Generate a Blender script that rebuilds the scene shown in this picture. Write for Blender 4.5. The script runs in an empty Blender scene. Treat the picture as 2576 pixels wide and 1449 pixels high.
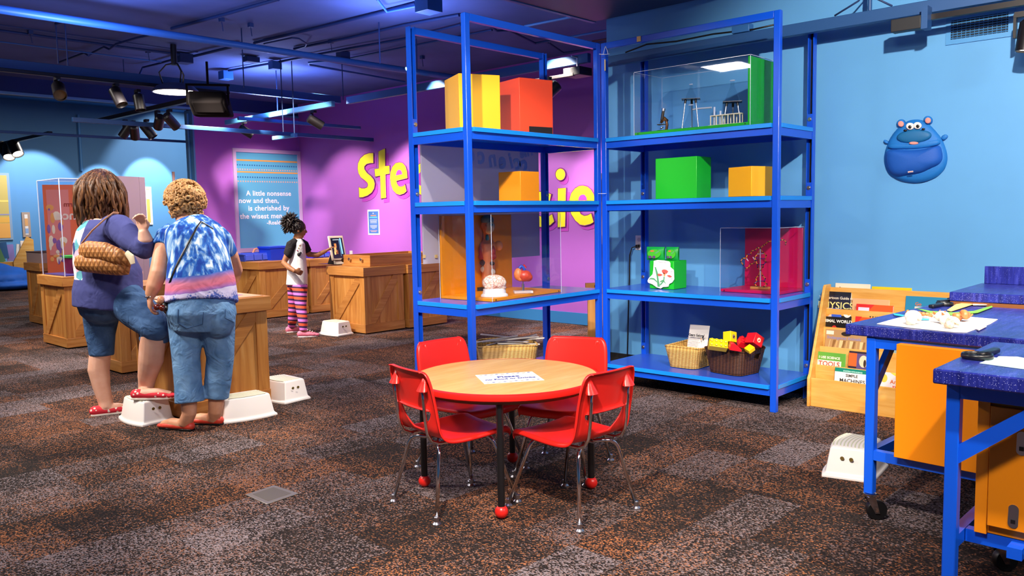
import bpy, bmesh, math, random
from mathutils import Vector, Matrix, Euler
random.seed(7)
S = bpy.context.scene
COL = S.collection
PI = math.pi
# ------------------------------------------------------------------ camera
W, H = 2576, 1449
F, YAW, PITCH, ROLL, EYE = 2072.45, 0.7487, 0.0889, 0.0174, 1.3
_fw = Vector((math.cos(YAW)*math.cos(PITCH), math.sin(YAW)*math.cos(PITCH), -math.sin(PITCH)))
_rt = Vector((math.sin(YAW), -math.cos(YAW), 0))
_dn = _fw.cross(_rt)
_r2 = _rt*math.cos(ROLL) + _dn*math.sin(ROLL)
_d2 = -_rt*math.sin(ROLL) + _dn*math.cos(ROLL)
EYEV = Vector((0, 0, EYE))
cam = bpy.data.cameras.new('camera'); co = bpy.data.objects.new('camera', cam); COL.objects.link(co)
cam.sensor_width = 36; cam.lens = F/W*36; cam.clip_end = 100; cam.clip_start = 0.05
co.matrix_world = Matrix(((_r2.x, -_d2.x, -_fw.x, 0), (_r2.y, -_d2.y, -_fw.y, 0), (_r2.z, -_d2.z, -_fw.z, EYE), (0, 0, 0, 1)))
S.camera = co
# measured points: a ray of the photograph met with a known plane of the room gives a place in metres
def ray(x, y): return _r2*((x-W/2)/F) + _d2*((y-H/2)/F) + _fw
def at(x, y, d): return EYEV + ray(x, y)*d
def onZ(x, y, z=0.):
    r = ray(x, y); return EYEV + r*((z-EYE)/r.z)
def onX(x, y, v):
    r = ray(x, y); return EYEV + r*(v/r.x)
def onY(x, y, v):
    r = ray(x, y); return EYEV + r*(v/r.y)
# ------------------------------------------------------------------ materials
def lin(h):
    if not isinstance(h, str): return tuple(h)
    h = h.lstrip('#'); c = [int(h[i:i+2], 16)/255 for i in (0, 2, 4)]
    return tuple(v/12.92 if v <= .04045 else ((v+.055)/1.055)**2.4 for v in c)
MATS = {}
def mat(name, col, rough=.5, metal=0., spec=.5, noise=0., nscale=20., emit=None, estr=1., coat=0., bump=0., bscale=200., stretch=None):
    if name in MATS: return MATS[name]
    m = bpy.data.materials.new(name); m.use_nodes = True; MATS[name] = m
    n = m.node_tree.nodes; l = m.node_tree.links; b = n['Principled BSDF']
    c = lin(col)
    b.inputs['Base Color'].default_value = (*c, 1); b.inputs['Roughness'].default_value = rough
    b.inputs['Metallic'].default_value = metal; b.inputs['Specular IOR Level'].default_value = spec
    if coat: b.inputs['Coat Weight'].default_value = coat; b.inputs['Coat Roughness'].default_value = .08
    if emit:
        b.inputs['Emission Color'].default_value = (*lin(emit), 1); b.inputs['Emission Strength'].default_value = estr
    tc = n.new('ShaderNodeTexCoord'); vec = tc.outputs['Object']
    if stretch:
        mp = n.new('ShaderNodeMapping'); mp.inputs['Scale'].default_value = stretch; l.new(vec, mp.inputs['Vector']); vec = mp.outputs['Vector']
    if noise:
        t = n.new('ShaderNodeTexNoise'); t.inputs['Scale'].default_value = nscale; t.inputs['Detail'].default_value = 5
        l.new(vec, t.inputs['Vector'])
        r = n.new('ShaderNodeMapRange'); r.inputs['From Min'].default_value = .3; r.inputs['From Max'].default_value = .7
        r.inputs['To Min'].default_value = 1-noise; r.inputs['To Max'].default_value = 1+noise
        l.new(t.outputs['Fac'], r.inputs['Value'])
        mx = n.new('ShaderNodeVectorMath'); mx.operation = 'SCALE'; mx.inputs[0].default_value = c
        l.new(r.outputs['Result'], mx.inputs['Scale']); l.new(mx.outputs['Vector'], b.inputs['Base Color'])
    if bump:
        t2 = n.new('ShaderNodeTexNoise'); t2.inputs['Scale'].default_value = bscale; l.new(vec, t2.inputs['Vector'])
        bp = n.new('ShaderNodeBump'); bp.inputs['Strength'].default_value = bump; bp.inputs['Distance'].default_value = .01
        l.new(t2.outputs['Fac'], bp.inputs['Height']); l.new(bp.outputs['Normal'], b.inputs['Normal'])
    return m
class NT:
    """small node-graph writer"""
    def __init__(s, name):
        s.m = bpy.data.materials.new(name); s.m.use_nodes = True; s.t = s.m.node_tree; s.n = s.t.nodes; s.b = s.n['Principled BSDF']; MATS[name] = s.m
    def node(s, typ, **kw):
        o = s.n.new('ShaderNode'+typ)
        for k, v in kw.items():
            if k.startswith('_'): setattr(o, k[1:], v)
        for k, v in kw.items():
            if k.startswith('_'): continue
            i = o.inputs[int(k[1:])] if k[0] == 'i' and k[1:].isdigit() else o.inputs[k.replace('_', ' ')]
            s.put(i, v)
        return o
    def put(s, i, v):
        if isinstance(v, bpy.types.NodeSocket): s.t.links.new(v, i)
        elif isinstance(v, bpy.types.Node): s.t.links.new(v.outputs[0], i)
        else: i.default_value = v
    def math(s, op, a, b=0., c=0.): return s.node('Math', _operation=op, i0=a, i1=b, i2=c).outputs[0]
    def mix(s, f, a, b, blend='MIX'):
        o = s.n.new('ShaderNodeMix'); o.data_type = 'RGBA'; o.blend_type = blend
        s.put(o.inputs[0], f); s.put(o.inputs[6], (*a, 1) if isinstance(a, tuple) and len(a) == 3 else a); s.put(o.inputs[7], (*b, 1) if isinstance(b, tuple) and len(b) == 3 else b)
        return o.outputs[2]
    def ramp(s, f, stops, interp='LINEAR'):
        o = s.n.new('ShaderNodeValToRGB'); s.put(o.inputs[0], f); r = o.color_ramp; r.interpolation = interp
        while len(r.elements) < len(stops): r.elements.new(.5)
        for e, (p, c) in zip(r.elements, stops): e.position = p; e.color = (*lin(c), 1)
        return o.outputs[0]
    def coord(s, which='Object'): return s.n.new('ShaderNodeTexCoord').outputs[which]
    def set(s, **kw):
        for k, v in kw.items(): s.put(s.b.inputs[k.replace('_', ' ')], v)
def clear_mat(name, tint='#ffffff', refl=.5):
    """acrylic sheet: see-through with a mirror-like surface reflection"""
    m = bpy.data.materials.new(name); m.use_nodes = True; t = m.node_tree; n = t.nodes; MATS[name] = m
    n.remove(n['Principled BSDF']); out = n['Material Output']
    tr = n.new('ShaderNodeBsdfTransparent'); tr.inputs[0].default_value = (*lin(tint), 1)
    g = n.new('ShaderNodeBsdfGlossy'); g.inputs['Roughness'].default_value = .02
    lw = n.new('ShaderNodeLayerWeight'); lw.inputs[0].default_value = .5; pw = n.new('ShaderNodeMath'); pw.operation = 'POWER'; pw.inputs[1].default_value = 4.; t.links.new(lw.outputs['Facing'], pw.inputs[0])
    mu = n.new('ShaderNodeMath'); mu.operation = 'MULTIPLY_ADD'; mu.inputs[1].default_value = .22*refl; mu.inputs[2].default_value = .016*refl; t.links.new(pw.outputs[0], mu.inputs[0])
    mx = n.new('ShaderNodeMixShader'); t.links.new(mu.outputs[0], mx.inputs[0]); t.links.new(tr.outputs[0], mx.inputs[1]); t.links.new(g.outputs[0], mx.inputs[2])
    t.links.new(mx.outputs[0], out.inputs[0]); return m
# ------------------------------------------------------------------ mesh builder
PM = {}
class MB:
    def __init__(s): s.bm = bmesh.new(); s.mats = []
    def mi(s, m):
        if m is None: return 0
        if m not in s.mats: s.mats.append(m)
        return s.mats.index(m)
    def face(s, vs, m=None):
        try: f = s.bm.faces.new(vs)
        except ValueError: return None
        f.material_index = s.mi(m); return f
    def poly(s, pts, m=None): return s.face([s.bm.verts.new(p) for p in pts], m)
    def prism(s, pts, vec, m=None):
        """polygon pts (3-D) swept along vec"""
        vec = Vector(vec); a = [s.bm.verts.new(p) for p in pts]; b = [s.bm.verts.new(Vector(p)+vec) for p in pts]; n = len(a)
        s.face(a[::-1], m); s.face(b, m)
        for i in range(n): s.face([a[i], a[(i+1) % n], b[(i+1) % n], b[i]], m)
        return s
    def box(s, c, d, m=None, rz=0., M=None):
        c = Vector(c); hx, hy, hz = d[0]/2, d[1]/2, d[2]/2
        T = M if M is not None else Matrix.Rotation(rz, 3, 'Z')
        v = [s.bm.verts.new(c + T @ Vector((x, y, z))) for z in (-hz, hz) for x, y in ((-hx, -hy), (hx, -hy), (hx, hy), (-hx, hy))]
        for q in ((3, 2, 1, 0), (4, 5, 6, 7), (0, 1, 5, 4), (1, 2, 6, 5), (2, 3, 7, 6), (3, 0, 4, 7)): s.face([v[i] for i in q], m)
        return s
    def span(s, a, b, m=None):
        """box between two opposite corners"""
        return s.box([(a[i]+b[i])/2 for i in range(3)], [abs(a[i]-b[i]) for i in range(3)], m)
    def tube(s, pts, r, m=None, seg=10, caps=True, up=None, closed=False):
        """swept tube; r is a radius, (rx, ry), or a list of either, one per point"""
        pts = [Vector(p) for p in pts]; n = len(pts)
        rs = r if isinstance(r, list) else [r]*n
        rs = [(q, q) if not isinstance(q, (tuple, list)) else q for q in rs]
        rings = []; u = None
        for i, p in enumerate(pts):
            a = pts[i-1] if i else (pts[-1] if closed else p); b = pts[i+1] if i < n-1 else (pts[0] if closed else p)
            t = (b-a)
            t = t.normalized() if t.length > 1e-9 else Vector((0, 0, 1))
            if u is None:
                ref = Vector(up) if up is not None else (Vector((0, 0, 1)) if abs(t.z) < .9 else Vector((1, 0, 0)))
                u = (ref - t*ref.dot(t)).normalized()
            else:
                u = u - t*u.dot(t); u = u.normalized() if u.length > 1e-6 else t.orthogonal().normalized()
            w = t.cross(u)
            rings.append([s.bm.verts.new(p + u*(math.sin(2*PI*k/seg)*rs[i][1]) + w*(math.cos(2*PI*k/seg)*rs[i][0])) for k in range(seg)])
        rr = rings + ([rings[0]] if closed else [])
        for a, b in zip(rr, rr[1:]):
            for k in range(seg): s.face([a[k], a[(k+1) % seg], b[(k+1) % seg], b[k]], m)
        if caps and not closed: s.face(rings[0][::-1], m); s.face(rings[-1], m)
        return s
    def lathe(s, prof, c=(0, 0, 0), m=None, seg=24, M=None, caps=True, sx=1., sy=1.):
        c = Vector(c); T = M if M is not None else Matrix.Identity(3); rings = []
        for r, z in prof:
            rings.append([s.bm.verts.new(c + T @ Vector((r*sx*math.cos(2*PI*k/seg), r*sy*math.sin(2*PI*k/seg), z))) for k in range(seg)])
        for a, b in zip(rings, rings[1:]):
            for k in range(seg): s.face([a[k], a[(k+1) % seg], b[(k+1) % seg], b[k]], m)
        if caps: s.face(rings[0][::-1], m); s.face(rings[-1], m)
        return s
    def ball(s, c, r, m=None, seg=16, M=None):
        if not isinstance(r, (tuple, list)): r = (r, r, r)
        n = max(6, seg//2); T = M if M is not None else Matrix.Identity(3)
        T = T @ Matrix.Diagonal((r[0], r[1], r[2]))
        return s.lathe([(math.sin(PI*i/n) if 0 < i < n else .02, -math.cos(PI*i/n)) for i in range(n+1)], c, m, seg, T)
    def grid(s, fn, nu, nv, m=None, skip=None):
        V = [[s.bm.verts.new(fn(i, j)) for i in range(nu+1)] for j in range(nv+1)]
        for j in range(nv):
            for i in range(nu):
                if skip and skip(i, j): continue
                s.face([V[j][i], V[j][i+1], V[j+1][i+1], V[j+1][i]], m)
        return s
    def text(s, txt, size, M, m=None, depth=.0, align='CENTER', space=1., bold=0.):
        cu = bpy.data.curves.new('t', 'FONT'); cu.body = txt; cu.size = size; cu.extrude = depth; cu.align_x = align; cu.align_y = 'CENTER'
        cu.space_character = space; cu.offset = bold; cu.resolution_u = 3
        ob = bpy.data.objects.new('t', cu); COL.objects.link(ob)
        dg = bpy.context.evaluated_depsgraph_get(); me = bpy.data.meshes.new_from_object(ob.evaluated_get(dg))
        k = s.mi(m); me.transform(M); n0 = len(s.bm.faces)
        s.bm.from_mesh(me); s.bm.faces.ensure_lookup_table()
        for f in list(s.bm.faces)[n0:]: f.material_index = k
        bpy.data.objects.remove(ob); bpy.data.curves.remove(cu); bpy.data.meshes.remove(me); return s
    def xf(s, M): bmesh.ops.transform(s.bm, matrix=M, verts=s.bm.verts); return s
    def build(s, name, parent=None, m=None, world=False, smooth=40, bevel=0., bseg=2, solid=0., sub=0, offset=0., norm=True):
        if world and parent is not None: s.xf(PM[parent].inverted())
        if norm: bmesh.ops.recalc_face_normals(s.bm, faces=s.bm.faces)
        me = bpy.data.meshes.new(name); s.bm.to_mesh(me); s.bm.free()
        for k in ([m] if m else s.mats): me.materials.append(k)
        if m:
            for p in me.polygons: p.material_index = 0
        o = bpy.data.objects.new(name, me); COL.objects.link(o)
        if parent is not None: o.parent = parent; PM[o] = PM[parent]
        else: PM[o] = Matrix.Identity(4)
        finish(o, smooth, bevel, bseg, solid, sub, offset); return o
def finish(o, smooth=40, bevel=0., bseg=2, solid=0., sub=0, offset=0.):
    me = o.data
    if smooth:
        for p in me.polygons: p.use_smooth = True
        if smooth < 180: me.set_sharp_from_angle(angle=math.radians(smooth))
    if sub: q = o.modifiers.new('s', 'SUBSURF'); q.levels = sub; q.render_levels = sub
    if solid: q = o.modifiers.new('t', 'SOLIDIFY'); q.thickness = solid; q.offset = offset
    if bevel: q = o.modifiers.new('b', 'BEVEL'); q.width = bevel; q.segments = bseg; q.limit_method = 'ANGLE'; q.angle_limit = math.radians(35)
def skin(name, mb, parent, m, voxel=.008, it=4, world=True, tex=None):
    """close the overlapping volumes of mb into ONE continuous surface"""
    if world and parent is not None: mb.xf(PM[parent].inverted())
    bmesh.ops.recalc_face_normals(mb.bm, faces=mb.bm.faces)
    me = bpy.data.meshes.new('tmp'); mb.bm.to_mesh(me); mb.bm.free()
    t = bpy.data.objects.new('tmp', me); COL.objects.link(t)
    q = t.modifiers.new('r', 'REMESH'); q.mode = 'VOXEL'; q.voxel_size = voxel
    if it: q = t.modifiers.new('s', 'SMOOTH'); q.iterations = it; q.factor = .5
    dg = bpy.context.evaluated_depsgraph_get(); nm = bpy.data.meshes.new_from_object(t.evaluated_get(dg))
    bpy.data.objects.remove(t); bpy.data.meshes.remove(me)
    nm.name = name; nm.materials.clear(); nm.materials.append(m)
    for p in nm.polygons: p.use_smooth = True; p.material_index = 0
    o = bpy.data.objects.new(name, nm); COL.objects.link(o); o.parent = parent
    PM[o] = PM[parent] if parent is not None else Matrix.Identity(4)
    return o
def tag(o, label, cat, group=None, kind=None):
    o['label'] = label; o['category'] = cat
    if group: o['group'] = group
    if kind: o['kind'] = kind
    return o
def thing(name, label, cat, loc=(0, 0, 0), rz=0., group=None):
    o = bpy.data.objects.new(name, None); COL.objects.link(o); o.empty_display_size = .05
    o.location = loc; o.rotation_euler = (0, 0, rz); PM[o] = Matrix.Translation(Vector(loc)) @ Matrix.Rotation(rz, 4, 'Z')
    return tag(o, label, cat, group)
def struct(o, label=None):
    o['kind'] = 'structure'
    if label: o['label'] = label; o['category'] = 'room'
    return o
def dup(root, loc, rz, label, group=None):
    """copy a thing with its parts and their sub-parts"""
    r = root.copy(); COL.objects.link(r); r.location = loc; r.rotation_euler = (0, 0, rz); r['label'] = label
    if group: r['group'] = group
    PM[r] = Matrix.Translation(Vector(loc)) @ Matrix.Rotation(rz, 4, 'Z')
    for ch in list(root.children):
        c = ch.copy(); COL.objects.link(c); c.parent = r; PM[c] = PM[r]
        for g in list(ch.children):
            d = g.copy(); COL.objects.link(d); d.parent = c; PM[d] = PM[r]
    return r
def rot(ax, deg): return Matrix.Rotation(math.radians(deg), 3, ax)
def frame(o, x, y):
    """4x4 whose local x,y axes lie along the given directions, origin o (for lettering on a surface)"""
    x = Vector(x).normalized(); y = Vector(y); y = (y - x*y.dot(x)).normalized(); z = x.cross(y)
    return Matrix(((x.x, y.x, z.x, o[0]), (x.y, y.y, z.y, o[1]), (x.z, y.z, z.z, o[2]), (0, 0, 0, 1)))
# ------------------------------------------------------------------ materials of the place
BLUE = mat('blue_enamel', '#0b4ed2', .28, spec=.5, coat=.25)
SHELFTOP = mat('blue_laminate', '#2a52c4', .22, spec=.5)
SHELFEDGE = mat('lit_blue_edge', '#1487e6', .3)  # board edge made paler: light from above put into its colour
REDP = mat('red_plastic', '#e0231c', .35)
CHROME = mat('chrome', '#d8d8da', .12, 1.)
STEEL = mat('steel', '#b9bac0', .3, 1.)
BLACK = mat('black_plastic', '#0c0c0e', .4)
BLACKM = mat('black_metal', '#121215', .35, spec=.6)
DARK = mat('dark_gap', '#05060c', .8)
WHITE = mat('white_plastic', '#efe9e4', .4)
PAPER = mat('white_paper', '#f3f1ee', .7)
YEL = mat('yellow_paint', '#f7b512', .5); ORG = mat('orange_paint', '#f29405', .45); GRN = mat('green_paint', '#0fae22', .45)
DGRN = mat('dark_green_paint', '#07862a', .45)
REDO = mat('red_orange_paint', '#ee4a26', .5); MAG = mat('magenta_paint', '#d80b52', .35)
ACRY = clear_mat('clear_acrylic', '#f4f6fa', .9); ACRE = mat('acrylic_edge', '#c9d4ea', .15, spec=.8)
GLASS = clear_mat('clear_glass', '#f2f6f8', 1.6)
def carpet():
    t = NT('carpet'); v = t.coord('Object')
    def cells(sx, sy, ox, oy, ang=0.):
        mp = t.node('Mapping', Vector=v); mp.inputs['Location'].default_value = (ox, oy, 0); mp.inputs['Rotation'].default_value = (0, 0, ang)
        mp.inputs['Scale'].default_value = (1/sx, 1/sy, 0)
        fl = t.node('VectorMath', _operation='FLOOR', i0=mp.outputs[0]); w = t.node('TexWhiteNoise', Vector=fl.outputs[0]); return w.outputs['Value']
    a = cells(.5, .25, .1, .07); b = cells(.25, .5, .33, .2); c = cells(.5, .5, 0, 0); d = cells(.125, .5, .05, .4)
    n1 = t.node('TexNoise', Vector=v, Scale=1.3, Detail=2.).outputs[0]
    tone = t.math('ADD', t.math('MULTIPLY', a, .36), t.math('ADD', t.math('MULTIPLY', b, .26), t.math('ADD', t.math('MULTIPLY', c, .26), t.math('MULTIPLY', d, .12))))
    tone = t.math('ADD', tone, t.math('MULTIPLY', t.math('SUBTRACT', n1, .5), .5))
    # yarn loops
    mp = t.node('Mapping', Vector=v); mp.inputs['Scale'].default_value = (210, 150, 1); mp.inputs['Rotation'].default_value = (0, 0, .6)
    vo = t.node('TexVoronoi', Vector=mp.outputs[0], Scale=1.); vo.voronoi_dimensions = '2D'; rc = t.node('SeparateColor', Color=vo.outputs['Color'])
    mp2 = t.node('Mapping', Vector=v); mp2.inputs['Scale'].default_value = (95, 95, 1)
    n2 = t.node('TexNoise', Vector=mp2.outputs[0], Scale=1., Detail=3.).outputs[0]
    sel = t.math('ADD', t.math('MULTIPLY', rc.outputs[0], .74), t.math('MULTIPLY', n2, .26))
    thr = t.math('ADD', t.math('MULTIPLY', tone, .62), .12)
    lit = t.math('MULTIPLY', t.math('SUBTRACT', thr, sel), 6.); lit.node.use_clamp = True
    hue = t.math('ADD', t.math('MULTIPLY', cells(.5, .25, .1, .07), .55), t.math('MULTIPLY', rc.outputs[1], .45))
    yarn = t.ramp(hue, [(0., '#8a5232'), (.3, '#a96a42'), (.5, '#7a5a50'), (.72, '#7d6f70'), (1., '#8a8086')])
    base = t.ramp(rc.outputs[2], [(0., '#171416'), (.6, '#241f1e'), (1., '#3c302a')])
    colr = t.mix(lit, base, yarn)
    bp = t.node('Bump', Height=vo.outputs['Distance'], Strength=.5, Distance=.004)
    t.set(Base_Color=colr, Roughness=.95, Specular_IOR_Level=.15, Normal=bp.outputs[0]); return t.m
CARPET = carpet()
def wood(name, c1, c2, c3, sc=(1.2, 1.2, 14), rough=.45):
    """sc: the larger number runs ACROSS the grain"""
    t = NT(name); v = t.coord('Object'); info = t.n.new('ShaderNodeObjectInfo')
    mp = t.node('Mapping', Vector=v); mp.inputs['Scale'].default_value = sc
    off = t.node('VectorMath', _operation='ADD', i0=mp.outputs[0]); cm = t.node('CombineXYZ', X=t.math('MULTIPLY', info.outputs['Random'], 40.), Y=t.math('MULTIPLY', info.outputs['Random'], 17.)); t.put(off.inputs[1], cm.outputs[0])
    n = t.node('TexNoise', Vector=off.outputs[0], Scale=1.6, Detail=5., Roughness=.6, Distortion=.6).outputs[0]
    t.set(Base_Color=t.ramp(n, [(.3, c1), (.5, c2), (.7, c3)]), Roughness=rough, Specular_IOR_Level=.4); return t.m
PINE = wood('crate_boards', '#a8682f', '#c4853f', '#d39a55', (14, 14, 1.0))
PINEH = wood('crate_rails', '#a5672f', '#bd7f3e', '#cf9452', (1.1, 1.1, 16))
BIRCH = wood('birch_ply', '#d0933f', '#dda552', '#e6b76a', (1.2, 1.2, 12))
MAPLE = wood('maple_top', '#d6a35c', '#e0b06a', '#e9bf7e', (2, 14, 2), .35)
def countertop():
    t = NT('speckled_blue_laminate'); v = t.coord('Object')
    vo = t.node('TexVoronoi', Vector=v, Scale=260.); sp = t.math('LESS_THAN', vo.outputs['Distance'], .22)
    rc = t.node('SeparateColor', Color=vo.outputs['Color']); sp = t.math('MULTIPLY', sp, t.math('GREATER_THAN', rc.outputs[0], .62))
    mp = t.node('Mapping', Vector=v); mp.inputs['Scale'].default_value = (9, 60, 9)
    n = t.node('TexNoise', Vector=mp.outputs[0], Scale=1., Detail=4.).outputs[0]
    base = t.ramp(n, [(.3, '#141a66'), (.55, '#232a86'), (.75, '#3a42a4')])
    t.set(Base_Color=t.mix(sp, base, lin('#b9bff0')), Roughness=.3, Specular_IOR_Level=.5); return t.m
CTOP = countertop()
def wicker(name, c1, c2):
    t = NT(name); v = t.coord('Object')
    mp = t.node('Mapping', Vector=v); mp.inputs['Scale'].default_value = (1, 1, 1)
    w1 = t.node('TexWave', Vector=v, Scale=32., Distortion=.3, _wave_type='BANDS', _bands_direction='Z').outputs[1]
    mp.inputs['Rotation'].default_value = (0, 0, .785)
    w2 = t.node('TexWave', Vector=mp.outputs[0], Scale=16., Distortion=.3, _wave_type='BANDS', _bands_direction='X').outputs[1]
    h = t.math('MULTIPLY', t.math('ADD', w1, w2), .5)
    bp = t.node('Bump', Height=h, Strength=.8, Distance=.006)
    t.set(Base_Color=t.ramp(h, [(.1, c1), (.7, c2)]), Roughness=.6, Normal=bp.outputs[0]); return t.m
WICK = wicker('tan_wicker', '#a8772f', '#e0b468'); WICKD = wicker('brown_wicker', '#2c1608', '#5e361a')
# ------------------------------------------------------------------ the room
XW, XP, YWIN, ZC, YFAR, ZF = 5.6, 7.55, 11.65, 3.12, 20., 3.95
WALLB = mat('light_blue_wall_paint', '#5ba0d8', .6, noise=.03, nscale=3)
WALLF = mat('blue_wall_paint', '#4f86b4', .65, noise=.03, nscale=2)
WALLP = mat('purple_wall_paint', '#a95dc2', .6, noise=.02, nscale=3)
NAVY = mat('navy_paint', '#0a2a6e', .7)
CEIL = mat('ceiling_blue_grey_paint', '#46588c', .85, noise=.14, nscale=2.2)
CEILF = mat('far_ceiling_blue_paint', '#2f74b4', .85, noise=.1, nscale=2)
def slab(name, a, b, m, label=None): return struct(MB().span(a, b, m).build(name), label)
slab('floor', (-4, -4, -.1), (12.2, 20.2, 0), CARPET)
slab('ceiling', (-4, -4, ZC), (7.7, 12., ZC+.12), CEIL)
slab('ceiling', (-4, 12., ZF), (12.2, 20.2, ZF+.12), CEILF)
slab('wall_right', (XW, -4, 0), (XW+.12, 4.1, ZC), WALLB)
slab('wall_return', (XW+.12, 3.98, 0), (XP, 4.1, ZC), WALLB)
slab('wall_back', (XP, 3.98, 0), (XP+.15, 12., ZC), WALLP)
slab('wall_window', (5.79, YWIN, 0), (XP, 11.86, 2.93), WALLP)
slab('wall_left', (5.86, YFAR, 0), (12.2, YFAR+.15, ZF), WALLF)
slab('wall_left', (-4, YFAR-.06, 0), (5.86, YFAR+.15, ZF), WALLF)
slab('wall_far_return', (12.05, 12., 0), (12.2, YFAR, ZF), WALLF)
slab('wall_far_return', (XP+.15, 11.9, 0), (12.05, 12., ZF), WALLF)
slab('wall_side', (-4.12, -4, 0), (-4, 20.2, ZF), WALLF)
slab('wall_front', (-4, -4.12, 0), (XW+.12, -4, ZC), WALLB)
slab('trim_1', (-4, YWIN, 2.93), (XP, 12., ZF), NAVY)
slab('trim_2', (-4, YWIN-.015, 2.90), (XP, YWIN+.05, 2.93), mat('light_blue_trim', '#5b93cc', .5))
slab('trim_3', (5.765, YWIN-.005, 0), (5.79, 11.88, 2.9), mat('light_blue_trim', '#5b93cc', .5))
BB = mat('black_rubber', '#0b0b0d', .6)
slab('baseboard_right', (XW-.012, -4, 0), (XW, 4.1, .13), BB)
slab('baseboard_back', (XP-.012, 4.1, 0.004), (XP, YWIN, .14), mat('blue_baseboard', '#2f78b8', .5))
slab('baseboard_left', (5.86, YFAR-.012, 0), (12., YFAR, .14), mat('blue_baseboard', '#2f78b8', .5))
# window with its printed film and lettering
FRM = mat('lilac_frame_paint', '#c3a6d2', .5)
FILM = mat('light_blue_film', '#58a6d0', .35); OSTR = mat('orange_stripe', '#e79b4a', .5); DSTR = mat('blue_dots', '#28609e', .5); PSTR = mat('peach_dots', '#d9a79a', .5)
WTXT = mat('white_lettering', '#f4ecf6', .5)
wx0, wx1, wz0, wz1 = 6.37, XP-.005, .50, 2.375
w = thing('window_1', 'window with light blue film, stripes and a white quotation in a lilac frame', 'window', (wx0, YWIN, wz0)); w['kind'] = 'structure'
yo = YWIN-.03
b = MB()
b.span((wx0, yo, wz0), (wx0+.05, YWIN, wz1), FRM); b.span((wx1-.05, yo, wz0), (wx1, YWIN, wz1), FRM)
b.span((wx0+.05, yo, wz1-.055), (wx1-.05, YWIN, wz1), FRM); b.span((wx0+.05, yo, .79), (wx1-.05, YWIN, .855), FRM); b.span((wx0+.05, yo, wz0), (wx1-.05, YWIN, wz0+.05), FRM)
b.build('window_frame', w, world=True)
MB().span((wx0+.05, YWIN-.008, .855), (wx1-.05, YWIN-.002, wz1-.055), FILM).build('window_pane', w, world=True)
MB().span((wx0+.05, YWIN-.008, wz0+.05), (wx1-.05, YWIN-.002, .79), FILM).build('window_pane', w, world=True)
b = MB(); fx0, fx1 = wx0+.055, wx1-.055; yy = YWIN-.010
for z, h in ((2.2, .022), (2.022, .022)): b.box(((fx0+fx1)/2, yy, z), (fx1-fx0, .003, h), OSTR)
for z, m_ in ((2.126, DSTR), (1.943, DSTR), (2.06, PSTR), (1.878, PSTR)):
    n = 26
    for i in range(n): b.box((fx0+(i+.5)*(fx1-fx0)/n, yy, z), (.018, .003, .02), m_)
b.build('printed_stripes', w, world=True, smooth=0)
b = MB()
def wtext(s, px, py, size):
    p = onY(px, py, YWIN-.011); b.text(s, size, frame(p, (1, 0, 0), (0, 0, 1)), WTXT, .001, bold=.002, space=1.06)
wtext('A little nonsense', 677, 487, .108); wtext('now and then,', 652, 505, .112); wtext('is cherished by', 677, 524, .112); wtext('the wisest men.', 660, 544, .112); wtext('-Roald Dahl', 703, 560, .088)
b.build('window_lettering', w, world=True, smooth=0)
# ------------------------------------------------------------------ storage racks
x0, y0, x1, yR = 3.58, 3.68, 4.953, 2.311
RL, RD = 1.372, .555
SZ = [1.845, 1.39, .7375, .177]; ZT = 2.53; PW = .043
def make_rack(label):
    t = thing('storage_rack', label, 'shelf', (0, 0, 0), 0, 'blue steel racks')
    for fx in (0, RL-PW):                                      # closed front posts
        MB().span((fx, 0, 0), (fx+PW, PW-.006, ZT), BLUE).build('post', t, bevel=.004)
    for fx in (0, RL-PW):                                      # back posts are channels open to the front
        b = MB(); b.span((fx, RD-PW, 0), (fx+.007, RD, ZT), BLUE); b.span((fx+PW-.007, RD-PW, 0), (fx+PW, RD, ZT), BLUE); b.span((fx+.007, RD-.006, 0), (fx+PW-.007, RD, ZT), DARK)
        po = b.build('post', t)
        for z in SZ:
            MB().span((fx+.004, RD-PW-.003, z-.06), (fx+PW-.004, RD-PW, z+.09), BLUE).build('gusset_plate', po)
            MB().lathe([(.014, 0), (.014, .004), (.009, .004), (.009, .012)], (fx+PW/2, RD-PW-.003, z+.055), STEEL, 10, rot('X', 90)).build('bolt', po)
    for y in (0, RD-PW+.004):
        MB().span((PW, y+.002, ZT-.045), (RL-PW, y+.036, ZT), BLUE).build('top_rail', t, bevel=.003)
    for z in SZ:
        b = MB(); d = .038
        for y in (.006, RD-.036): b.span((PW, y, z-.028-.045), (RL-PW, y+.03, z-.028), BLUE)
        for x in (.004, RL-.034): b.span((x, PW-.006, z-.028-.05), (x+.03, RD-PW, z-.028), BLUE)
        b.build('shelf_frame', t)
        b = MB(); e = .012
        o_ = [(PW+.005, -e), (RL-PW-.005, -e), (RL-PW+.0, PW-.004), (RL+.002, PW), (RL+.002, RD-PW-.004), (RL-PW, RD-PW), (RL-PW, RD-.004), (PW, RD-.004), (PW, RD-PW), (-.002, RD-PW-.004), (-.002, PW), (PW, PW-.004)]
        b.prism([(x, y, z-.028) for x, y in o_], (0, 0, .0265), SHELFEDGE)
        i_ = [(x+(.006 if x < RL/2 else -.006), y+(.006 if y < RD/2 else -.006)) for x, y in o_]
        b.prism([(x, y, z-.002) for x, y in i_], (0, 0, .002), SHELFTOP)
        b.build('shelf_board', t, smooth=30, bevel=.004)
    return t
rackL = make_rack('blue steel rack nearer the red chairs, holding the yellow and red boxes up top')
rackR = dup(rackL, (x1, y0, 0), -PI/2, 'blue steel rack against the light blue wall, holding the green glassware case', 'blue steel racks')
rackL.location = (x0, y0, 0); PM[rackL] = Matrix.Translation((x0, y0, 0))
for ch in rackL.children:
    PM[ch] = PM[rackL]
STRING = mat('white_string', '#cfd2e6', .7)
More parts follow.
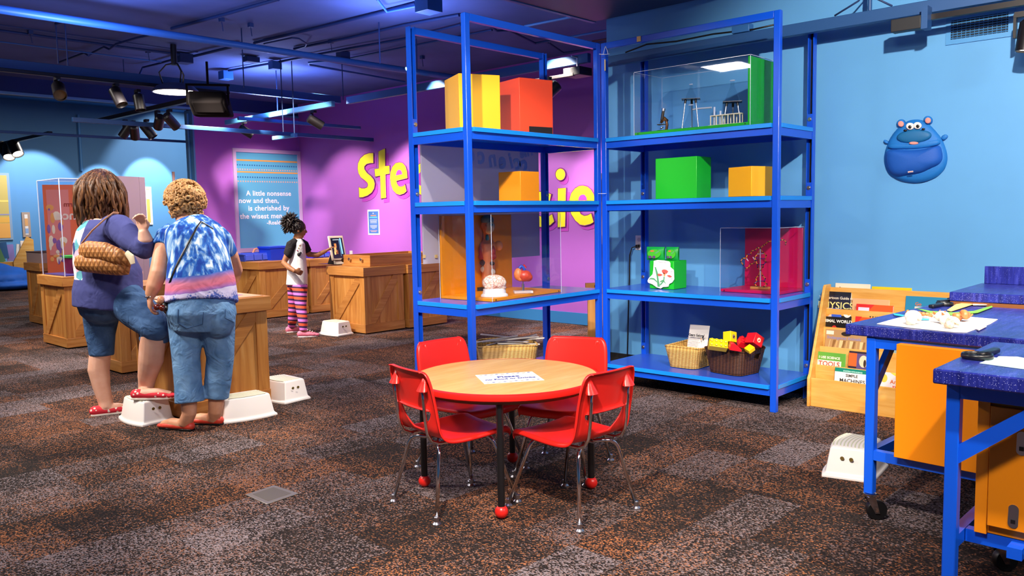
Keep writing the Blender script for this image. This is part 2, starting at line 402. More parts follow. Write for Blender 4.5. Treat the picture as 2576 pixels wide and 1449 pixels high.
b = MB(); c = Vector((4.93, 3.655, 2.44))
b.tube([c+Vector(v) for v in ((-.045, -.012, .0), (-.03, -.035, -.004), (.01, -.055, .0), (.03, -.05, .004))], .0022, STRING, 6)
b.tube([c+Vector(v) for v in ((-.02, -.03, .0), (-.01, -.04, .05), (.0, -.035, .06), (.008, -.045, .03), (.012, -.05, .0))], .002, STRING, 6)
b.box(c+Vector((.0, -.03, -.075)), (.016, .006, .08), mat('masking_tape', '#d8b878', .8), rz=.78)
tag(b.build('string_tie'), 'white string and tape tied round the corner posts of the two racks', 'string')
tag(MB().lathe([(.034, 0), (.034, .003)], (4.942, 3.668, 1.44), STRING, 16, caps=False).build('cable_tie', solid=.002), 'pale cable tie round the paired corner posts at mid height', 'cable tie')
tag(MB().box(onX(1607, 98, x1-.004), (.004, .032, .036), mat('masking_tape', '#d8b878', .8)).build('tape_scrap'), 'scrap of tan tape on the top rail of the right-hand rack', 'tape')
# ------------------------------------------------------------------ round table
TC = (2.787, 2.643); TZ = .547
t = thing('round_table', 'round child-height table with wood-look top and red edge', 'table', (TC[0], TC[1], 0))
MB().lathe([(.432, -.004), (.432, .0)], (0, 0, TZ), MAPLE, 72).build('table_top', t, MAPLE)
MB().lathe([(.40, -.032), (.436, -.032), (.447, -.027), (.45, -.016), (.447, -.004), (.436, .0005), (.4322, .0002), (.4322, -.006), (.40, -.006)], (0, 0, TZ), REDP, 72, caps=False).build('edge_band', t)
MB().lathe([(.41, -.05), (.41, -.03)], (0, 0, TZ), mat('particle_board', '#7a5a3a', .8), 48).build('apron', t)
for p in ((2.46, 2.372), (2.527, 2.976), (3.044, 2.313), (3.115, 2.91)):
    q = Vector((p[0]-TC[0], p[1]-TC[1], 0)); q *= .40/q.length
    lg = MB().tube([(q.x, q.y, .03), (q.x, q.y, TZ-.05)], .0155, BLACKM, 16).build('leg', t)
    MB().ball((q.x, q.y, .0295), .0295, REDP, 20).build('foot_ball', lg, smooth=180)
BTXT = mat('blue_ink', '#2a3f9c', .7); OTX = mat('orange_ink', '#f0a060', .7)
pc = Vector((2.742, 2.576, TZ+.0015)); pa = math.atan2(2.592-2.742, 2.908-2.682)
s = thing('table_sign', 'white printed notice lying on the round table', 'sign', pc, pa)
MB().box((0, 0, 0), (.278, .215, .0014), PAPER).build('sheet', s)
b = MB()
b.text('Please', .042, Matrix.Translation((.0, .02, .0012)), BTXT, .0003, bold=.0012); b.text('no Food or Drinks', .031, Matrix.Translation((0, -.028, .0012)), BTXT, .0003, bold=.001)
for yy in (.088, -.088):
    for i in range(10): b.ball((-.117+i*.026, yy+(.004 if i % 2 else -.004), .0012), ((.008, .005, .0005) if i % 2 else (.01, .004, .0005)), BTXT if i % 2 else OTX, 8)
b.build('printing', s, smooth=0)
# ------------------------------------------------------------------ chairs
def make_chair(label):
    t = thing('child_chair', label, 'chair', (0, 0, 0), 0, 'red chairs round the table')
    prof = [(.205, .322, .160), (.200, .338, .166), (.185, .346, .172), (.12, .344, .178), (.04, .338, .182), (-.04, .334, .182), (-.10, .335, .180), (-.135, .341, .178), (-.160, .356, .176), (-.176, .378, .174),
            (-.184, .400, .172), (-.190, .425, .171), (-.195, .450, .170), (-.199, .475, .170), (-.205, .510, .170), (-.212, .550, .168), (-.219, .590, .165), (-.225, .622, .158), (-.228, .640, .146), (-.2295, .648, .128)]
    NV = len(prof)-1; N, K = 13, 7; ra, rb = 9, 13
    hw = {9: .035, 10: .07, 11: .10, 12: .12, 13: .125}
    def pt(i, j):
        px, pz, wd = prof[j]; c = i-N
        k = hw.get(j, wd*K/N); 
        if j in (8, 14): k = (hw[9 if j == 8 else 13]+wd*K/N)/2
        a = abs(c); q = k*a/K if a <= K else k+(wd-k)*(a-K)/(N-1-K)
        flange = a == N
        if flange: q = wd+.002
        y = math.copysign(q, c); u = min(1, q/.18)
        back = min(1., max(0., (pz-.345)/.08)) if px < -.1 else 0.
        x = px + .022*u*u*back; z = pz + (.012*u**2.5)*(1-back) - (.006*(1-u*u) if -.1 < px < .15 else 0)
        if flange:
            x -= .016*back; z -= .018*(1-back)
        return Vector((x, y, z))
    b = MB()
    b.grid(pt, 2*N, NV, REDP, skip=lambda i, j: ra <= j < rb and N-K <= i < N+K)
    top = [pt(i, NV) for i in range(2*N+1)]; fr = [pt(i, 0) for i in range(2*N+1)]
    b.grid(lambda i, j: top[i]-Vector((.017*j, 0, .002*j)), 2*N, 1, REDP); b.grid(lambda i, j: fr[i]-Vector((.006*j, 0, .012*j)), 2*N, 1, REDP)
    hole = [pt(i, rb) for i in range(N-K, N+K+1)]; b.grid(lambda i, j: hole[i]-Vector((.014*j, 0, 0)), 2*K, 1, REDP)
    bmesh.ops.remove_doubles(b.bm, verts=b.bm.verts, dist=.0002)
    b.build('seat_shell', t, smooth=180, solid=.005, sub=1)
    # flared sockets that take the back tubes
    for s_ in (-1, 1):
        y = s_*.118; a = Vector((-.208, y, .618)); b = MB()
        ring = [[Vector((-.206, y, .638))]*6]
        v = []
        for zz, rx, ry, ox in ((.635, .004, .006, .0), (.6, .012, .018, -.004), (.575, .022, .03, -.008), (.566, .026, .034, -.010)):
            v.append([b.bm.verts.new((-.209+ox-rx*math.cos(th), y+ry*math.sin(th), zz)) for th in [PI*(k/6-.5) for k in range(7)]])
        for r0, r1 in zip(v, v[1:]):
            for k in range(6): b.face([r0[k], r0[k+1], r1[k+1], r1[k]], REDP)
        b.face(v[-1], REDP); b.build('tube_socket', t, REDP, smooth=60, solid=.003)
        MB().tube([(-.222, y, .59), (-.219, y, .52), (-.212, y, .43), (-.203, y, .375), (-.185, y, .342), (-.15, y, .326), (-.05, y, .322), (.13, y, .326)], .0075, CHROME, 12).build('back_tube', t, smooth=180)
        for sx, nm in ((1, 'f'), (-1, 'r')):
            hx = .105 if sx > 0 else -.125; fx = .22 if sx > 0 else -.21
            ty = s_*.098; fy = s_*.185
            lg = MB().tube([(hx-.03*sx, s_*.03, .316), (hx, s_*.07, .3165), (hx+.012*sx, ty, .312), (hx+.022*sx, ty+s_*.018, .300), (hx+.03*sx, ty+s_*.03, .28), (fx, fy, .014)], .0085, CHROME, 12).build('leg', t, smooth=180)
            MB().lathe([(.019, 0), (.019, .006), (.011, .014), (.0105, .034), (.0085, .036)], (fx, fy, 0), STEEL, 16).build('foot_glide', lg)
    MB().box((-.01, 0, .32), (.24, .012, .006), STEEL).build('seat_brace', t)
    return t
ch = make_chair('red child chair nearest the camera at left, its back turned to the two women')
CG = 'red chairs round the table'
dup(ch, (2.775, 2.235, 0), math.radians(86), 'red child chair nearest the camera at right, back turned to the blue counters', CG)
dup(ch, (2.89, 2.997, 0), math.radians(-94), 'red child chair at the far left of the table before the tall rack post', CG)
dup(ch, (3.188, 2.618, 0), math.radians(200), 'red child chair at the far right of the table, beside the corner posts', CG)
ch.location = (2.485, 2.69, 0); ch.rotation_euler = (0, 0, math.radians(-10)); PM[ch] = Matrix.Translation(ch.location) @ Matrix.Rotation(math.radians(-10), 4, 'Z')
# ------------------------------------------------------------------ step stools
TREAD = mat('grey_green_tread', '#d6d8bc', .6); HOLE = mat('hole_brown', '#6e5a22', .8)
def make_stool(label):
    """long side x, front edge bowed towards -y, height .15"""
    t = thing('step_stool', label, 'stool', (0, 0, 0), 0, 'white step stools')
    def outline(sx, sy, bow, r, n=9):
        o = []
        for i in range(n): u = -1+2*i/(n-1); o.append((u*sx, -sy-bow*(1-u*u)))
        for i in range(3): a = PI/4*(i+.5)/1.5; 
        for i in range(n): u = 1-2*i/(n-1); o.append((u*sx*.86, sy+bow*.1*(1-u*u)))
        return o
    b = MB(); lv = [(.188, .115, .030, .0), (.188, .115, .030, .012), (.176, .104, .028, .018), (.171, .100, .027, .03), (.152, .085, .024, .138), (.146, .079, .022, .147), (.136, .07, .02, .15)]
    R = [[b.bm.verts.new((x, y, z)) for x, y in outline(sx, sy, bo, .02)] for sx, sy, bo, z in lv]; n = len(R[0])
    for r0, r1 in zip(R, R[1:]):
        for k in range(n): b.face([r0[k], r0[(k+1) % n], r1[(k+1) % n], r1[k]], WHITE)
    b.face(R[-1], WHITE); b.build('stool_body', t, smooth=60, bevel=.008, bseg=3)
    b = MB()
    for i in range(9):
        y = -.08+i*.017; h = .125 if i < 8 else .11
        b.tube([(-h+2*h*k/10, y-.018*(1-((k-5)/5)**2), .1508) for k in range(11)], (.0035, .0014), TREAD, 6)
    b.build('grip_tread', t)
    for s_ in (-1, 1):
        for y in (-.028, .014):
            MB().lathe([(.0095, 0), (.0095, .003)], (s_*.1575, y, .098), HOLE, 14, rot('Y', 90*s_+8*s_)).build('hole', t)
    return t
st = make_stool('white step stool under the red polka dot shoe'); SG = 'white step stools'
dup(st, (2.71, 4.965, 0), math.radians(-8), 'white step stool beside the blonde person in the red shoes, in front of the crate', SG)
dup(st, (3.19, 5.24, 0), math.radians(-90), 'white step stool at the far right corner of the crate table, half hidden by it', SG)
dup(st, (5.375, 7.69, 0), math.radians(-90), 'white step stool at the crate where the child stands', SG)
dup(st, (4.09, 1.48, 0), math.radians(186), 'white step stool on the carpet behind the blue counter leg', SG)
st.location = (2.265, 5.4, 0); st.rotation_euler = (0, 0, math.radians(-90)); PM[st] = Matrix.Translation(st.location)
# ------------------------------------------------------------------ what stands on the racks
z1, z2, z3, z4 = [s_+.0015 for s_ in SZ]
def crate_box(name, label, c, d, rz, m, cat='box', group='painted display boxes', top=None):
    t = thing(name, label, cat, c, rz, group)
    MB().box((0, 0, d[2]/2), d, m).build('box_body', t, bevel=.003)
    return t
crate_box('display_box', 'tall yellow box on the top shelf behind the tall front post', (3.93, 3.985, z1), (.285, .30, .365), math.radians(-25), YEL)
bx = crate_box('display_box', 'red-orange box with a black patch on the top shelf', (4.42, 3.98, z1), (.285, .35, .385), math.radians(-13), REDO)
MB().box((.035, -.176, .03), (.2, .003, .058), mat('black_tape', '#1d1715', .5)).build('black_patch', bx)
crate_box('display_box', 'orange box on the middle shelf, in front of the hanging white panel', (4.32, 3.93, z2), (.20, .205, .205), math.radians(1), ORG)
crate_box('display_box', 'wide green box beside the small yellow cube on the right-hand rack', (5.2, 3.14, z2), (.20, .335, .29), 0, GRN)
crate_box('display_box', 'small yellow cube on the middle shelf of the right-hand rack', (5.13, 2.585, z2), (.2, .205, .195), math.radians(-17), YEL)
gb = crate_box('display_box', 'green box with two seed packets on it and a flower card leaning against it', (5.232, 3.285, z3), (.175, .205, .205), 0, GRN)
# flower card
ct = lambda x, y: onX(1600+x/10.35, 610+y/10.35, 5.128)
fc = thing('flower_card', 'white cut-out card of a red flower leaning on the green box', 'card', onX(1658, 728, 5.128))
b = MB(); b.prism([ct(*q) for q in ((460, 480), (560, 455), (740, 470), (860, 495), (890, 540), (890, 640), (980, 720), (990, 960), (940, 1040), (860, 1080), (840, 1150), (700, 1160), (640, 1200), (540, 1170), (430, 1090), (310, 1040), (300, 990), (330, 930), (430, 830), (450, 700))], (.004, 0, 0), PAPER)
b.build('card', fc, world=True, smooth=0)
b = MB(); k = (-.0012, 0, 0); LEAF = mat('leaf_green', '#4f9a68', .6); PET = mat('petal_red', '#e2564a', .6); PETO = mat('petal_orange', '#f39a5c', .6)
for m_, q in ((LEAF, ((490, 640), (520, 640), (570, 790), (600, 1000), (630, 1150), (560, 1150), (545, 900))), (LEAF, ((330, 970), (380, 920), (470, 925), (545, 1000), (550, 1040), (470, 970), (390, 955))), (LEAF, ((720, 890), (750, 890), (740, 1010), (640, 1120), (620, 1090), (715, 990))), (LEAF, ((740, 1000), (790, 1090), (730, 1030))), (LEAF, ((640, 1000), (700, 970), (730, 975), (680, 1020), (620, 1040))),
             (PET, ((670, 740), (690, 710), (740, 700), (800, 715), (845, 755), (800, 810), (740, 830), (700, 800))), (PET, ((550, 840), (580, 810), (650, 815), (700, 845), (640, 875), (580, 872))), (PET, ((800, 860), (870, 845), (935, 880), (925, 905), (870, 908))), (PETO, ((715, 790), (770, 790), (760, 880), (725, 880)))):
    b.prism([ct(*p)+Vector(k) for p in q], k, m_)
for y in (745, 790, 940, 980, 1020): b.prism([ct(*p)+Vector(k) for p in ((900, y), (960, y+3), (960, y+7), (900, y+4))], k, mat('grey_ink', '#8a8490', .7))
b.text('Anatomy of a Flower', .0085, frame(ct(680, 510)+Vector((-.0014, 0, 0)), ct(860, 530)-ct(490, 495), (0, 0, 1)), mat('grey_ink', '#8a8490', .7), .0002)
b.build('flower_print', fc, world=True, smooth=0)
# seed packets
def packet(label, p0, p1, zz, hh, X):
    a, b_ = onX(*p0, X), onX(*p1, X); c = (a+b_)/2; wd = abs(a.y-b_.y)
    t = thing('seed_packet', label, 'packet', (X, c.y, zz), 0, 'green packets on the green box'); b = MB(); DG = mat('packet_green', '#0f8f3c', .35)
    def f(i, j, s):
        u = -1+2*i/10; v = j/8; th = .022*(math.sin(PI*v)**.5 if 0 < v < 1 else 0)*(1-u*u*.6)+.0015
        return Vector((s*th, u*wd/2*(1-.05*math.sin(PI*v)), v*hh))
    for s_ in (-1, 1): b.grid(lambda i, j: f(i, j, s_), 10, 8, DG)
    b.build('pouch', t, smooth=180)
    b = MB(); th = -.0265
    b.prism([(th, wd*.36*math.cos(a)*1., hh*.5+hh*.33*math.sin(a)) for a in [2*PI*k/20 for k in range(20)]], (.012, 0, 0), mat('packet_lime', '#3fae2a', .4))
    b.prism([(th-.001, wd*(.1+.11*math.cos(a)), hh*(.70+.055*math.sin(a))) for a in [2*PI*k/14 for k in range(14)]], (.004, 0, 0), mat('petal_red', '#e2564a', .6))
    b.prism([(th-.001, -wd*.02, hh*.52), (th-.001, -wd*.27, hh*.74), (th-.001, -wd*.3, hh*.66), (th-.001, -wd*.12, hh*.5)], (.004, 0, 0), mat('leaf_green', '#4f9a68', .6))
    for q in (.22, -.0): b.prism([(th-.001, wd*(q+.09*math.cos(a)), hh*(.26+.1*math.sin(a))) for a in [2*PI*k/14 for k in range(14)]], (.004, 0, 0), mat('packet_purple', '#5a3a6e', .5))
    b.build('printed_front', t, smooth=0)
packet('green printed seed packet on the left half of the green box', (1628, 650), (1672.5, 650), z3+.205, .10, 5.19)
packet('green seed packet on the right half of the green box', (1677, 650), (1708, 650), z3+.205, .10, 5.215)
# ---- display cases
def case(label, org, rz, L, D, hh, m, bt, panel):
    """base board, one painted upright panel and a clear cover; local x along the front, y to the back"""
    t = thing('display_case', label, 'display case', org, rz, 'clear covered display cases')
    MB().span((0, 0, 0), (L, D, bt), m).build('base_board', t, bevel=.002)
    if panel == 'back': MB().span((0, D-.015, bt), (L, D, hh-.004), m).build('back_panel', t, bevel=.002)
    else: MB().span((L-.016, .0, bt), (L, D, hh-.004), m).build('side_panel', t, bevel=.002)
    g = .003; b = MB()
    b.span((-g, -g, 0), (L+g, -.0005, hh), ACRY)
    b.span((-g, 0, 0), (-.0005, D, hh), ACRY); b.span((L+.0005, 0, 0), (L+g, D, hh), ACRY)
    b.span((-g, -g, hh), (L+g, D+g, hh+g), ACRY)
    cv = b.build('clear_cover', t, smooth=0)
    b = MB(); e = .0022
    for x, y in ((-g, -g), (L+g, -g), (L+g, D+g), (-g, D+g)): b.box((x, y, hh/2), (e, e, hh), ACRE)
    for y in (-g, D+g): b.box((L/2, y, hh+g), (L, e, e), ACRE)
    for x in (-g, L+g): b.box((x, D/2, hh+g), (e, D, e), ACRE)
    b.build('cover_edge', cv, smooth=0)
    for x in (.03, L-.03): MB().lathe([(.004, 0), (.004, .004)], (x, -g, bt/2), BLACKM, 8, rot('X', 90)).build('screw', t)
    return t
case('orange-backed clear case holding the anatomy models', (3.80, 3.705, z3), math.radians(4), .76, .46, .565, ORG, .02, 'back')
case('large green clear case of laboratory glassware on the top right shelf', (4.975, 3.40, z1), math.radians(-90), .885, .36, .44, GRN, .02, 'side')
case('magenta-backed clear case holding the helix model', (5.195, 2.835, z3), math.radians(-92), .435, .345, .44, MAG, .02, 'back')
# ---- anatomy models
SKINM = mat('model_skin', '#d98a5e', .5); MUS = mat('model_muscle', '#a8383c', .45, noise=.25, nscale=60); BONE = mat('model_bone', '#e9d49a', .5); TEAL = mat('model_teal', '#3f8f96', .5); DKO = mat('model_dark', '#3a3232', .5)
o = onZ(1230, 730, z3+.0215); sc = 1.0
t = thing('torso_model', 'anatomy torso with open head and chest in the orange case', 'anatomy model', o, math.radians(-55))
b = MB()
b.tube([(0, 0, .02), (0, 0, .1), (0, 0, .17), (0, 0, .23), (0, 0, .275), (0, 0, .295)], [(.058, .04), (.056, .04), (.05, .037), (.066, .044), (.07, .042), (.04, .03)], None, 20)
for s_ in (-1, 1): b.ball((s_*.062, 0, .262), (.026, .026, .03))
b.tube([(0, .004, .28), (0, 0, .34)], [.03, .026], None, 16); b.ball((0, -.004, .385), (.037, .045, .052)); b.ball((0, -.03, .36), (.026, .022, .03)); b.ball((0, -.05, .375), (.007, .01, .011))
for s_ in (-1, 1): b.ball((s_*.037, .004, .378), (.006, .012, .016))
skin('torso_body', b, t, SKINM, .004, 3, world=False)
def organ(nm, m_, *balls):
    b = MB()
    for c, r in balls: b.ball(c, r)
    return skin(nm, b, t, m_, .0035, 3, world=False)
organ('lung', MUS, ((-.028, -.034, .225), (.022, .016, .045)), ((-.03, -.034, .2), (.025, .015, .02))); organ('lung', MUS, ((.028, -.034, .225), (.022, .016, .045)), ((.03, -.034, .2), (.025, .015, .02)))
organ('liver', DKO, ((-.012, -.036, .165), (.036, .012, .022)), ((.02, -.036, .16), (.025, .01, .014)))
organ('intestine', mat('model_pale', '#d7d2c6', .5), ((-.01, -.035, .125), (.034, .012, .024)), ((.02, -.033, .11), (.028, .012, .022)))
organ('throat', TEAL, ((0, -.026, .305), (.011, .009, .028)))
organ('skull_half', BONE, ((.014, -.02, .372), (.03, .038, .036)), ((.016, -.044, .35), (.02, .016, .02)), ((-.0, -.03, .352), (.02, .02, .02)))
organ('skull_cap', mat('model_grey_teal', '#6f8a86', .5), ((0, -.004, .41), (.0385, .0465, .034)))
organ('eye', TEAL, ((.03, -.048, .385), (.009, .009, .009)))
MB().box((0, 0, .01), (.13, .09, .02), BLACKM).build('stand', t, bevel=.002)
for ch_ in list(t.children): ch_.scale = (1.22, 1.22, 1.22)
o = onZ(1243, 747, z3+.0215)+Vector((.04, .035, 0)); t = thing('brain_model', 'pale brain model on a white base at the front of the orange case', 'anatomy model', o, math.radians(-45))
MB().lathe([(.092, 0), (.09, .012), (.078, .02), (.074, .05), (.06, .055)], (0, 0, 0), WHITE, 32, sy=.7).build('base', t)
nt = NT('brain_pink'); v = nt.coord('Object'); n_ = nt.node('TexVoronoi', Vector=v, Scale=42., _feature='DISTANCE_TO_EDGE').outputs['Distance']
nt.set(Base_Color=nt.ramp(n_, [(0., '#b8604c'), (.045, '#d9a58c'), (.1, '#efd8c2')]), Roughness=.5)
b = MB()
for s_ in (-1, 1): b.ball((0, s_*.022, .092), (.082, .034, .052)); b.ball((-.02, s_*.026, .066), (.05, .026, .022))
b.ball((.055, 0, .058), (.026, .035, .02)); skin('brain', b, t, nt.m, .004, 3, world=False)
o = onZ(1316, 737, z3+.0215); t = thing('heart_model', 'red heart model on a metal stand in the orange case', 'anatomy model', o, math.radians(-40))
MB().box((0, 0, .008), (.13, .075, .016), mat('grey_marble', '#c6b7b0', .4)).build('base', t, bevel=.002)
MB().tube([(0, 0, .016), (0, 0, .062)], .009, STEEL, 12).tube([(0, 0, .06), (0, 0, .08)], .004, STEEL, 8).build('post', t)
b = MB(); b.ball((.012, -.006, .118), (.05, .036, .040)); b.ball((.034, -.006, .108), (.034, .03, .03)); skin('heart', b, t, mat('model_heart', '#c8452f', .35, noise=.25, nscale=40), .004, 3, world=False)
b = MB(); b.ball((-.032, .0, .13), (.03, .034, .044)); b.ball((-.02, -.01, .10), (.02, .02, .02)); skin('atrium', b, t, mat('model_atrium', '#e2824a', .4), .004, 3, world=False)
MB().tube([(-.02, 0, .15), (-.022, 0, .175), (-.012, 0, .186), (.004, 0, .176), (.012, 0, .15)], .0115, mat('vessel_blue', '#2a4fb4', .4), 12).build('blue_vessel', t)
MB().tube([(0, .012, .15), (-.004, .014, .178), (.008, .014, .188), (.018, .01, .17)], .0125, mat('vessel_red', '#cf2a2a', .4), 12).build('red_vessel', t)
# ---- laboratory set
PL = 5.13; zb = z1+.0215
o = onX(1667, 324, PL); o.z = zb; t = thing('microscope', 'small dark brass microscope in the green case', 'microscope', o, math.radians(100)); BRS = mat('dark_brass', '#5a3a22', .3, .8)
MB().box((0, 0, .008), (.075, .05, .016), BLACKM).build('foot', t, bevel=.004)
MB().tube([(-.028, 0, .014), (-.034, 0, .05), (-.026, 0, .09), (-.01, 0, .105)], [.009, .010, .009, .008], BRS, 12).build('arm', t)
MB().tube([(.006, 0, .085), (-.006, 0, .155)], .0105, BLACKM, 14).tube([(-.006, 0, .15), (-.009, 0, .168)], .013, STEEL, 14).build('eyepiece_tube', t)
MB().tube([(.0, 0, .09), (.014, 0, .068)], [.012, .008], BRS, 12).tube([(.0, 0, .09), (-.004, .01, .07)], .005, BRS, 10).build('nosepiece', t)
MB().box((.01, 0, .056), (.05, .04, .006), BLACKM).build('stage', t); MB().lathe([(.012, 0), (.012, .004)], (.005, 0, .03), STEEL, 16, rot('Y', 30)).build('mirror', t)
MB().lathe([(.010, -.026), (.010, -.02)], (-.024, 0, .085), BRS, 12, rot('X', 90)).lathe([(.010, .02), (.010, .026)], (-.024, 0, .085), BRS, 12, rot('X', 90)).build('focus_knob', t)
def flask(name, label, o, r, h, group=None, arm=False):
    t = thing(name, label, 'flask', o, 0, 'clear glass flasks')
    b = MB(); b.lathe([(r*.9, 0), (r, .006), (r*.98, .02), (r*.3, h*.72), (r*.27, h*.95), (r*.36, h)], (0, 0, 0), GLASS, 28, caps=False); b.lathe([(.001, .001), (r*.9, .001)], (0, 0, 0), GLASS, 28, caps=False); b.build('glass_body', t, smooth=60)
    MB().lathe([(r*.36, 0), (r*.39, .002), (r*.36, .004)], (0, 0, h-.002), ACRE, 24, caps=False).build('glass_lip', t)
    if arm: MB().tube([(0, -r*.3, h*.8), (0, -.05, h*.82), (0, -.16, h*.80)], .006, ACRE, 12).build('side_arm', t)
    return t
def tripod(label, px, ptop, group='black topped tripod stands'):
    o = onX(px, 318, PL); o.z = zb; h = onX(px, ptop, PL).z-zb
    t = thing('tripod_stand', label, 'stand', o, 0, group)
    MB().box((0, 0, h), (.105, .125, .004), BLACKM, rz=.5).build('gauze_plate', t)
    for k in range(3):
        a = 2*PI*k/3+.4; lg = MB().tube([(.04*math.cos(a), .04*math.sin(a), h-.004), (.066*math.cos(a), .066*math.sin(a), 0)], .004, STEEL, 10).build('leg', t)
        MB().tube([(.039*math.cos(a), .039*math.sin(a), h-.003), (.0435*math.cos(a), .0435*math.sin(a), h-.028)], .008, BLACKM, 10).build('leg_socket', lg)
    return o, h
o, h = tripod('tripod stand nearest the microscope with a small flask on its black plate', 1738, 250)
flask('small_flask', 'small clear flask on the black plate nearest the microscope', o+Vector((0, 0, h+.003)), .034, .1)
flask('large_flask', 'large clear flask with a side arm under the tripod nearest the microscope', o+Vector((-.0, 0, .001)), .052, .17, arm=True)
o, h = tripod('tripod stand near the green panel with a tall flask on its black plate', 1842, 257)
flask('tall_flask', 'tall clear flask on the black plate nearest the green panel', o+Vector((0, 0, h+.003)), .046, .14)
a, c = onX(1790, 315, PL-.06), onX(1866, 315, PL-.06); a.z = c.z = zb; L_ = (a-c).length; IV = mat('ivory_plastic', '#e6dfc8', .5)
t = thing('tube_rack', 'ivory test tube rack standing before the second tripod', 'rack', (a+c)/2, math.radians(-90))
MB().box((0, 0, .004), (L_+.02, .055, .008), IV).build('rack_base', t); MB().box((0, 0, .07), (L_, .045, .006), IV).build('rack_top', t)
for k in range(6):
    for y in (-.02, .02): MB().box((-L_/2+.004+k*(L_-.008)/5, y, .037), (.007, .005, .062), IV).build('upright', t)
for k in range(4):
    tt = MB().tube([((-.09+k*.045)+PM[t].translation.x*0, 0, .01), (-.09+k*.045, 0, .10+.03*(k == 0))], .007, ACRE if k < 2 else GLASS, 12)
    q = tt.xf(PM[t]).build('test_tube'); tag(q, 'slim glass test tube standing in the ivory rack', 'test tube', 'test tubes in the ivory rack')
# ---- helix model
HO = mat('model_orange', '#f0962a', .4); HB = mat('model_black', '#1c1420', .4); HW = mat('model_white', '#f2dfe6', .4); HV = mat('model_violet', '#6a2a8a', .4)
XH = 5.30; hp = lambda x, y, dx=0.: onX(1800+x/7.246, 560+y/7.246, XH+dx)
o = hp(815, 1190); o.z = z3+.0215; t = thing('helix_model', 'orange and black molecule helix on a wooden block in the magenta case', 'molecule model', o)
MB().box((0, -.0, .008), (.05, .125, .016), mat('model_wood', '#c98a4a', .5)).build('wooden_base', t, bevel=.001)
MB().tube([hp(818, 1165), hp(815, 475)], .004, HW, 10).build('centre_rod', t, world=True)
strands = [[(815, 480), (865, 540), (925, 600), (900, 665), (920, 720), (870, 770), (868, 805), (820, 870), (855, 960), (910, 1020), (890, 1075), (935, 1120), (885, 1165)],
           [(815, 480), (765, 575), (715, 630), (730, 690), (760, 760), (765, 810), (815, 870), (785, 965), (735, 1010), (750, 1075), (710, 1110), (750, 1160)],
           [(815, 470), (765, 455), (725, 505), (660, 515), (640, 575), (580, 580), (560, 650), (490, 650), (460, 710), (500, 765), (545, 830), (600, 820), (635, 755), (700, 745), (720, 690), (770, 680)],
           [(815, 470), (870, 415), (910, 395), (960, 345), (1030, 345), (1100, 332), (1190, 318), (1240, 310), (1285, 355), (1275, 400)]]
for si, st_ in enumerate(strands):
    b = MB(); P_ = [hp(x, y, .03*math.sin(i*.9+si*2)) for i, (x, y) in enumerate(st_)]
    for i, (p, q) in enumerate(zip(P_, P_[1:])):
        b.tube([p, p.lerp(q, .18)], .0042, HB, 8); b.tube([p.lerp(q, .12), p.lerp(q, .9)], .0034, HO if i % 5 != 4 else HV, 8); b.ball(q, .005, HB, 8)
    b.build('helix_strand', t, world=True)
b = MB()
for p, q, m_ in (((750, 1070), (885, 1065), HV), ((765, 765), (870, 770), HV), ((720, 640), (900, 660), HV), ((765, 575), (870, 565), HW), ((565, 655), (595, 700), HW), ((680, 630), (720, 690), HW)): b.tube([hp(*p), hp(*q)], .003, m_, 8)
b.build('base_pair', t, world=True)
# ---- wicker baskets
def basket(label, c, rz, bot, top, h, m, hole=True):
    t = thing('wicker_basket', label, 'basket', c, rz, 'wicker baskets')
    def outl(sx, sy, n=40):
        o = []
        for k in range(n):
            a = 2*PI*k/n; ca, sa = math.cos(a), math.sin(a); e = .38
            o.append((sx/2*math.copysign(abs(ca)**e, ca), sy/2*math.copysign(abs(sa)**e, sa)))
        return o
    n = 64; NV = 8; O = [outl(bot[0]+(top[0]-bot[0])*j/NV, bot[1]+(top[1]-bot[1])*j/NV, n) for j in range(NV+1)]
    def fn(i, j): x, y = O[j][i % n]; return Vector((x*(1+.012*(i % 2)), y*(1+.012*(i % 2)), h*j/NV+(.012*abs(math.cos(2*PI*i/n))**2 if j == NV else 0)))
    def sk(i, j):
        if not (hole and j in (5, 6)): return False
        x, y = O[j][i % n]; return abs(x) < top[0]*.16
    b = MB(); b.grid(fn, n, NV, m, sk); b.poly([(x, y, .003) for x, y in O[0]], m)
    bmesh.ops.remove_doubles(b.bm, verts=b.bm.verts, dist=.0002); b.build('basket_body', t, smooth=60, solid=.006)
    MB().tube([fn(i, NV)+Vector((0, 0, .002)) for i in range(n)], .0075, m, 8, closed=True).build('rim', t)
    MB().tube([fn(i, 0)+Vector((0, 0, .006)) for i in range(n)], .006, m, 8, closed=True).build('foot_rim', t)
    return t
basket('tan wicker basket with a white sheet in it beside the brown basket', (5.245, 3.10, z4), math.radians(2), (.27, .22), (.33, .28), .145, WICK)
basket('dark brown wicker basket full of yellow and red blocks', (5.215, 2.735, z4), math.radians(-8), (.25, .26), (.315, .325), .165, WICKD)
basket('tan wicker basket of pale sticks behind the round table', (4.22, 3.985, z4), math.radians(48), (.30, .36), (.36, .42), .205, WICK)
sp = thing('printed_sheet', 'white printed sheet standing in the tan basket on the bottom shelf', 'paper', (5.235, 3.075, z4+.02))
M_ = frame(onX(1748, 850, 5.25), (-.12, -1, .02), (.25, 0, 1)); w_ = .175; b = MB(); b.box((0, 0, -.04), (w_, .20, .0015), PAPER); b.xf(M_); b.build('sheet', sp, world=True)
b = MB(); b.text('Gears Galore!', .024, Matrix.Translation((.012, .02, .0015)), BLACK, .0002, bold=.0008)
for k in range(6): b.box((-.012, -.004-k*.011, .0012), (.11-.008*(k % 3), .0022, .0004), mat('grey_ink', '#8a8490', .7))
